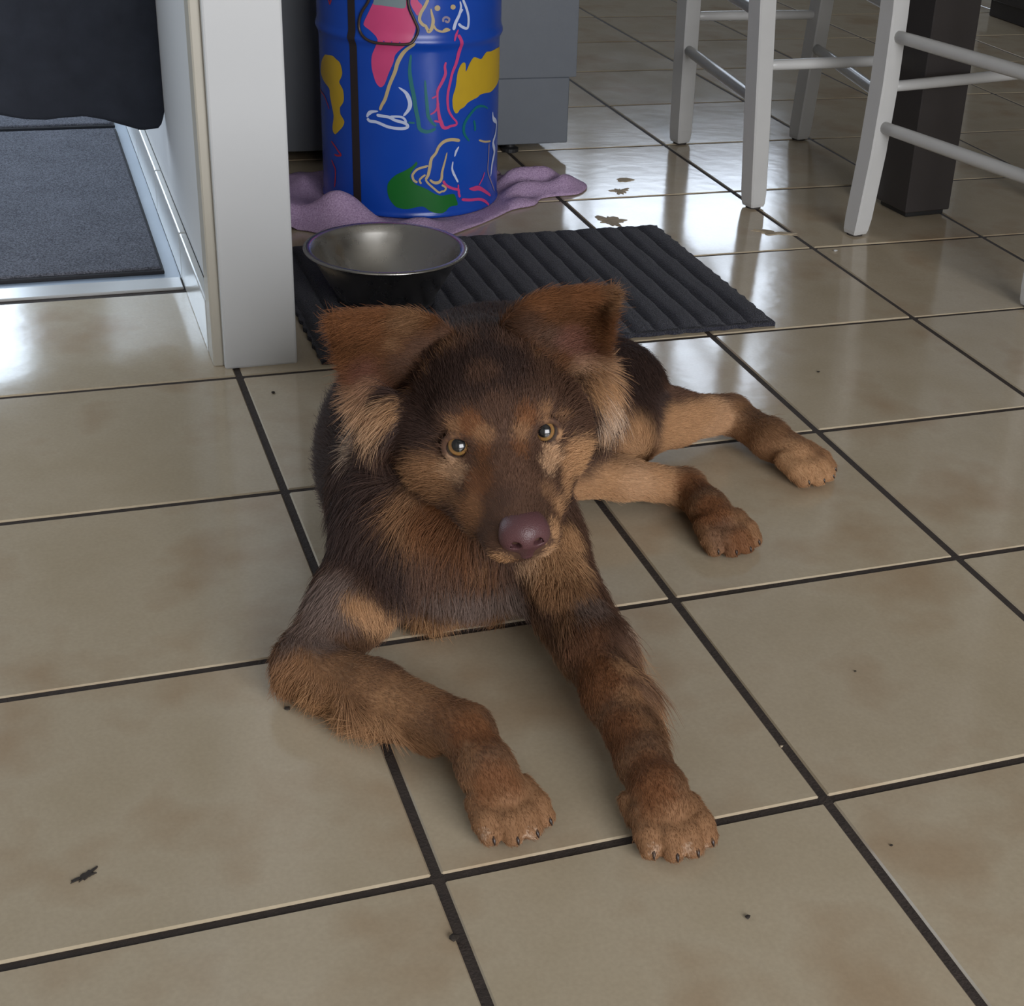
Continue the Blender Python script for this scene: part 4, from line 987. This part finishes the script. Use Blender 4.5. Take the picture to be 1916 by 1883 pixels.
# nose pad with nostrils
NC = HD(0, 0.1045, -0.0290); nlo = NC-0.032; nv_ = 0.0008; nn = int(0.064/nv_)
ax_ = [nlo[i]+nv_*np.arange(nn) for i in range(3)]
X = np.stack(np.meshgrid(*ax_, indexing='ij'), -1).astype(np.float32)
def sm(A, B, k, sub=False):
    if sub: h = np.maximum(k-np.abs(A+B), 0)/k; return np.maximum(A, -B)+h*h*k/4
    h = np.maximum(k-np.abs(A-B), 0)/k; return np.minimum(A, B)-h*h*k/4
D = prim_sd(('e', HD(0, 0.1000, -0.0195), HB.T, np.array((0.0190, 0.0165, 0.0120))), X)
D = sm(D, prim_sd(('c', HD(0, 0.1060, -0.0260), HD(0, 0.1040, -0.0430), 0.0135, 0.0080), X), 0.009)
for sg in (-1, 1):
    D = sm(D, prim_sd(('e', HD(sg*0.0115, 0.1050, -0.0270), HB.T, np.array((0.0095, 0.0095, 0.0110))), X), 0.006)
for sg in (-1, 1):
    D = sm(D, prim_sd(('c', HD(sg*0.0088, 0.1215, -0.0245), HD(sg*0.0100, 0.1030, -0.0260), 0.0040, 0.0030), X), 0.0018, True)
    D = sm(D, prim_sd(('c', HD(sg*0.0110, 0.1160, -0.0265), HD(sg*0.0190, 0.1060, -0.0310), 0.0012, 0.0009), X), 0.0015, True)
D = sm(D, prim_sd(('c', HD(0, 0.1210, -0.0330), HD(0, 0.1110, -0.0500), 0.0007, 0.0007), X), 0.0015, True)
nm, _ = iso_mesh(D.astype(np.float32), nlo, nv_)
bm = bmesh.new(); bm.from_mesh(nm)
if bm.calc_volume(signed=True) < 0: bmesh.ops.reverse_faces(bm, faces=bm.faces[:])
bm.to_mesh(nm); bm.free()
t = NT('nose_leather'); t.set('Base Color', (0.100, 0.043, 0.046, 1)); t.set('Roughness', 0.42)
tc = t.n('ShaderNodeTexCoord'); vz = t.n('ShaderNodeTexVoronoi'); vz.inputs['Scale'].default_value = 900; t.l(tc.outputs['Object'], vz.inputs['Vector'])
bp = t.n('ShaderNodeBump'); bp.inputs['Strength'].default_value = 0.35; bp.inputs['Distance'].default_value = 0.0006; t.l(vz.outputs['Distance'], bp.inputs['Height']); t.l(bp.outputs['Normal'], t.b.inputs['Normal'])
dogpart('nose', nm, t.m, True, 'liver coloured nose pad with two dark nostrils')

# eyes
def eye_mat():
    t = NT('amber_eye'); tc = t.n('ShaderNodeTexCoord'); sp = t.n('ShaderNodeSeparateXYZ'); t.l(tc.outputs['Object'], sp.inputs[0])
    dv = t.n('ShaderNodeMath', operation='DIVIDE'); dv.inputs[1].default_value = EYR; t.l(sp.outputs['Z'], dv.inputs[0])
    ac = t.n('ShaderNodeMath', operation='ARCCOSINE'); t.l(dv.outputs[0], ac.inputs[0])
    rp = t.n('ShaderNodeValToRGB'); t.l(ac.outputs[0], rp.inputs[0]); e = rp.color_ramp.elements
    e[0].position = 0.0; e[0].color = (0.003, 0.004, 0.005, 1); e[1].position = 1.0; e[1].color = (0.10, 0.075, 0.065, 1)
    for p, c in ((0.305, (0.003, 0.003, 0.004)), (0.345, (0.24, 0.125, 0.040)), (0.58, (0.40, 0.215, 0.070)), (0.68, (0.20, 0.10, 0.03)), (0.735, (0.015, 0.009, 0.007)), (0.80, (0.05, 0.03, 0.026))):
        k = e.new(p); k.color = c+(1,)
    nz = t.n('ShaderNodeTexNoise'); nz.inputs['Scale'].default_value = 500; t.l(tc.outputs['Object'], nz.inputs['Vector'])
    mx = t.n('ShaderNodeMix', data_type='RGBA', blend_type='MULTIPLY'); mx.inputs[0].default_value = 0.5; t.l(rp.outputs[0], mx.inputs[6]); t.l(nz.outputs['Color'], mx.inputs[7])
    t.l(mx.outputs[2], t.b.inputs['Base Color']); t.set('Roughness', 0.25); t.set('Coat Weight', 1.0); t.set('Coat Roughness', 0.015)
    return t.m
M_eye = eye_mat()
for c, g in zip(EYC, GZ):
    bm = bmesh.new(); bmesh.ops.create_uvsphere(bm, u_segments=48, v_segments=32, radius=EYR)
    for v in bm.verts:      # corneal bulge
        q = v.co.z/EYR
        if q > 0.72: v.co *= 1+0.07*((q-0.72)/0.28)
    o = obj('eye', bm, M_eye, dog, True); o.location = Vector(c)-DOGB; o.rotation_euler = Vector(g).to_track_quat('Z', 'Y').to_euler(); o['label'] = 'amber eye with a dark pupil'
# claws
M_claw = mat('claw_horn', (0.035, 0.022, 0.018, 1), 0.35, noise=0.3, scale=300)
for p, d in CLAWS:
    bm = bmesh.new(); q = [p-d*0.004, p+d*0.002+np.array((0, 0, 0.0008)), p+d*0.0042+np.array((0, 0, -0.0012)), p+d*0.0060+np.array((0, 0, -0.0042))]
    tube(bm, [Vector(x)-DOGB for x in q], [0.0019, 0.0019, 0.0014, 0.0004], 10); obj('claw', bm, M_claw, dog, True)

# ---------------------------------------------------------------- fur
LEN = [  # px, py, radius px, length m
 (930, 720, 110, 0.008), (940, 870, 90, 0.0045), (950, 970, 80, 0.0035), (980, 1040, 50, 0.004), (870, 810, 60, 0.0045), (1010, 800, 60, 0.0045),
 (780, 930, 60, 0.013), (760, 1000, 60, 0.020), (820, 1030, 50, 0.016), (1085, 880, 50, 0.009), (1060, 1000, 40, 0.013), (1050, 1070, 60, 0.020),
 (695, 785, 56, 0.026), (722, 755, 36, 0.018), (1118, 725, 50, 0.026), (1115, 690, 40, 0.024), (700, 950, 90, 0.028), (640, 900, 70, 0.022), (760, 1080, 90, 0.028), (880, 1110, 90, 0.020), (690, 1140, 60, 0.012), (780, 1165, 70, 0.010), (880, 1165, 60, 0.009),
 (530, 1280, 50, 0.016), (600, 1312, 46, 0.022), (660, 1338, 46, 0.026), (720, 1360, 42, 0.026), (780, 1385, 32, 0.014), (1190, 1220, 40, 0.030), (1215, 1280, 40, 0.032), (1225, 1340, 36, 0.026), (1180, 1170, 40, 0.020),
 (1430, 790, 40, 0.012), (1180, 690, 90, 0.013), (1070, 1170, 40, 0.022)]
FLW = [  # px, py, radius px, direction in the photograph
 (690, 790, 70, (-0.55, 0.85)), (740, 745, 40, (-0.5, 0.8)), (1118, 730, 60, (0.5, 0.85)), (550, 1285, 70, (-0.6, 0.8)), (640, 1335, 80, (-0.8, 0.65)), (720, 1370, 60, (-0.85, 0.55)), (1200, 1220, 60, (0.9, 0.55)), (1220, 1300, 60, (0.9, 0.5)),
 (780, 960, 80, (-0.6, 0.8)), (760, 1050, 80, (-0.1, 1)), (880, 1110, 100, (0.05, 1)), (1050, 1060, 60, (0.15, 1)), (690, 1150, 60, (0.45, 0.9))]
LCc = np.array([surf(p[0], p[1]) for p in LEN]); LR = np.array([p[2]*px_m(c)*1.15 for p, c in zip(LEN, LCc)]); LL = [p[3] for p in LEN]
FC = np.array([surf(p[0], p[1]) for p in FLW]); FR = np.array([p[2]*px_m(c)*1.2 for p, c in zip(FLW, FC)]); FDr = [npv(RGT)*p[3][0]-npv(UPV)*p[3][1] for p in FLW]
for f in (0.02, 0.2, 0.38, 0.52):
    c_ = RE*(1-f)+RC*f+np.array((0.022, 0.004, -0.012)); LCc = np.vstack([LCc, c_]); LR = np.append(LR, 0.024); LL.append(0.036-0.02*f)
    FC = np.vstack([FC, c_]); FR = np.append(FR, 0.026); FDr.append(npv(RGT)*0.85-npv(UPV)*0.5)
adds = [p for p in PR if p[8] == 'add']
def field(X):
    n = len(X); fl = np.zeros((n, 3)); ln = np.zeros(n); ws = np.zeros(n)
    for p in adds:
        d = prim_sd(p, X); w = np.exp(-np.maximum(d, 0)/0.006); f = p[6]/(np.linalg.norm(p[6])+1e-9)
        fl += w[:, None]*f; ln += w*p[7]; ws += w
    ln /= ws+1e-9; fl /= (ws+1e-9)[:, None]
    for c, r, l in zip(LCc, LR, LL):
        w = np.clip((1-np.linalg.norm(X-c, axis=1)/r)/0.6, 0, 1); ln = ln*(1-w)+l*w
    for c, r, f in zip(FC, FR, FDr):
        w = np.clip((1-np.linalg.norm(X-c, axis=1)/r)/0.5, 0, 1)[:, None]; fl = fl*(1-w)+f*w
    return fl, ln
def sample(me_, n, off, rng):
    me_.calc_loop_triangles(); nt = len(me_.loop_triangles); tv = np.empty(nt*3, int); me_.loop_triangles.foreach_get('vertices', tv); tv = tv.reshape(-1, 3)
    co = np.empty(len(me_.vertices)*3); me_.vertices.foreach_get('co', co); co = co.reshape(-1, 3)+off
    no = np.empty(len(me_.vertices)*3); me_.vertices.foreach_get('normal', no); no = no.reshape(-1, 3)
    A, B, Cc = co[tv[:, 0]], co[tv[:, 1]], co[tv[:, 2]]; ar = np.linalg.norm(np.cross(B-A, Cc-A), axis=1)
    i = rng.choice(nt, n, p=ar/ar.sum()); u, v = rng.random(n), rng.random(n); k = u+v > 1; u[k], v[k] = 1-u[k], 1-v[k]
    P = A[i]+(B[i]-A[i])*u[:, None]+(Cc[i]-A[i])*v[:, None]; N = no[tv[i]].mean(1); N /= np.linalg.norm(N, axis=1)[:, None]+1e-9
    return P, N
def make_fur(name, P, N, FL, LN, COL, rng, lift=0.38, rad=0.00017, parent=dog):
    n = len(P); T_ = FL-N*(FL*N).sum(1)[:, None]; T_ /= np.linalg.norm(T_, axis=1)[:, None]+1e-9
    T_ += 0.20*rng.standard_normal((n, 3)); T_ -= N*(T_*N).sum(1)[:, None]; T_ /= np.linalg.norm(T_, axis=1)[:, None]+1e-9
    L = LN*np.clip(1+0.28*rng.standard_normal(n), 0.45, 1.6); lf = np.clip(lift*(1+0.4*rng.standard_normal(n)), 0.08, 1.2)
    K = 5; pts = np.empty((n, K, 3)); g = np.array((0, 0, -1.0))
    for k in range(K):
        s = k/(K-1); q = L*s
        pts[:, k] = P-N*0.0006+T_*(q*(0.75+0.25*s))[:, None]+N*(q*lf*(1.25-0.55*s))[:, None]+g*(0.10*q*s*np.clip(L/0.02, 0, 1.2))[:, None]
    pts[:, :, 2] = np.maximum(pts[:, :, 2], 0.0010)
    hc = bpy.data.hair_curves.new(name); hc.add_curves([K]*n)
    hc.attributes['position'].data.foreach_set('vector', (pts-npv(DOGB)).astype(np.float32).ravel())
    ra = hc.attributes.get('radius') or hc.attributes.new('radius', 'FLOAT', 'POINT')
    rr = rad*(0.8+0.5*rng.random(n))[:, None]*np.array([1.0, 0.95, 0.8, 0.55, 0.18])[None]*np.clip(0.95+LN/0.12, 0.95, 1.2)[:, None]
    ra.data.foreach_set('value', rr.astype(np.float32).ravel())
    ca = hc.attributes.new('coat', 'FLOAT_COLOR', 'CURVE'); v = np.clip(1+0.11*rng.standard_normal(n), 0.5, 1.6)[:, None]
    ca.data.foreach_set('color', np.concatenate([np.clip(COL*v, 0, 1), np.ones((n, 1))], 1).astype(np.float32).ravel())
    o = bpy.data.objects.new(name, hc); C.objects.link(o); o.parent = parent; hc.materials.append(M_fur); o['kind'] = 'stuff'
    return o
t = NT('dog_fur'); a_ = t.n('ShaderNodeAttribute', attribute_name='coat'); t.l(a_.outputs['Color'], t.b.inputs['Base Color']); t.set('Roughness', 0.55); t.set('Specular IOR Level', 0.25); M_fur = t.m
rng = np.random.default_rng(3)
NB = 620000
P, N = sample(me, NB, npv(DOGB), rng)
keep = (P[:, 2] > 0.004)
tocam = npv(CAM)-P; facing = (tocam*N).sum(1)/np.linalg.norm(tocam, axis=1)
keep &= (facing > -0.45) | (rng.random(NB) < 0.3)
for pts in LIDS:
    q = np.array(pts[:-1]); c = q.mean(0); near = np.linalg.norm(P-c, axis=1) < 0.03; d = np.ones(NB); d[near] = np.min(np.linalg.norm(P[near][:, None]-q[None], axis=2), axis=1)
    keep &= ~((d < 0.0030) | (np.linalg.norm(P-c, axis=1) < 0.0120))
keep &= np.linalg.norm(P-HD(0, 0.108, -0.030), axis=1) > 0.0185
P, N = P[keep], N[keep]; FL, LN = field(P)
make_fur('fur', P, N, FL, LN, coat(P, 5), rng)
for em, ecol in EARS:
    P, N = sample(em, 36000, 0, rng)
    ctr = P.mean(0); base = P[np.argsort(np.linalg.norm(P-HD(0, -0.06, 0.03), axis=1))[:800]].mean(0)
    tip = P[np.argsort(-np.linalg.norm(P-HD(0, -0.06, 0.03), axis=1))[:200]].mean(0); FLe = np.tile(tip-base, (len(P), 1))
    er = np.clip(np.linalg.norm(P-base, axis=1)/np.linalg.norm(tip-base), 0, 1)
    left = em is EARS[0][0]; bl = EB(*((705, 762) if left else (1096, 718)))
    w = np.clip((1-np.linalg.norm(P-bl, axis=1)/0.030)/0.6, 0, 1); fd = npv(RGT)*(-0.6 if left else 0.55)-npv(UPV)*0.8
    FLe = FLe/np.linalg.norm(tip-base); FLe = FLe*(1-w[:, None])+fd*w[:, None]; ec_ = ecol(P)*1.05; ec_ = ec_*(1-0.75*w[:, None])+LT*0.75*w[:, None]
    LNe = (0.006+0.005*er+0.006*(rng.random(len(P)) < 0.15))*(1-w)+0.026*w
    make_fur('ear_fur', P, N, FLe, LNe, ec_, rng, 0.35)
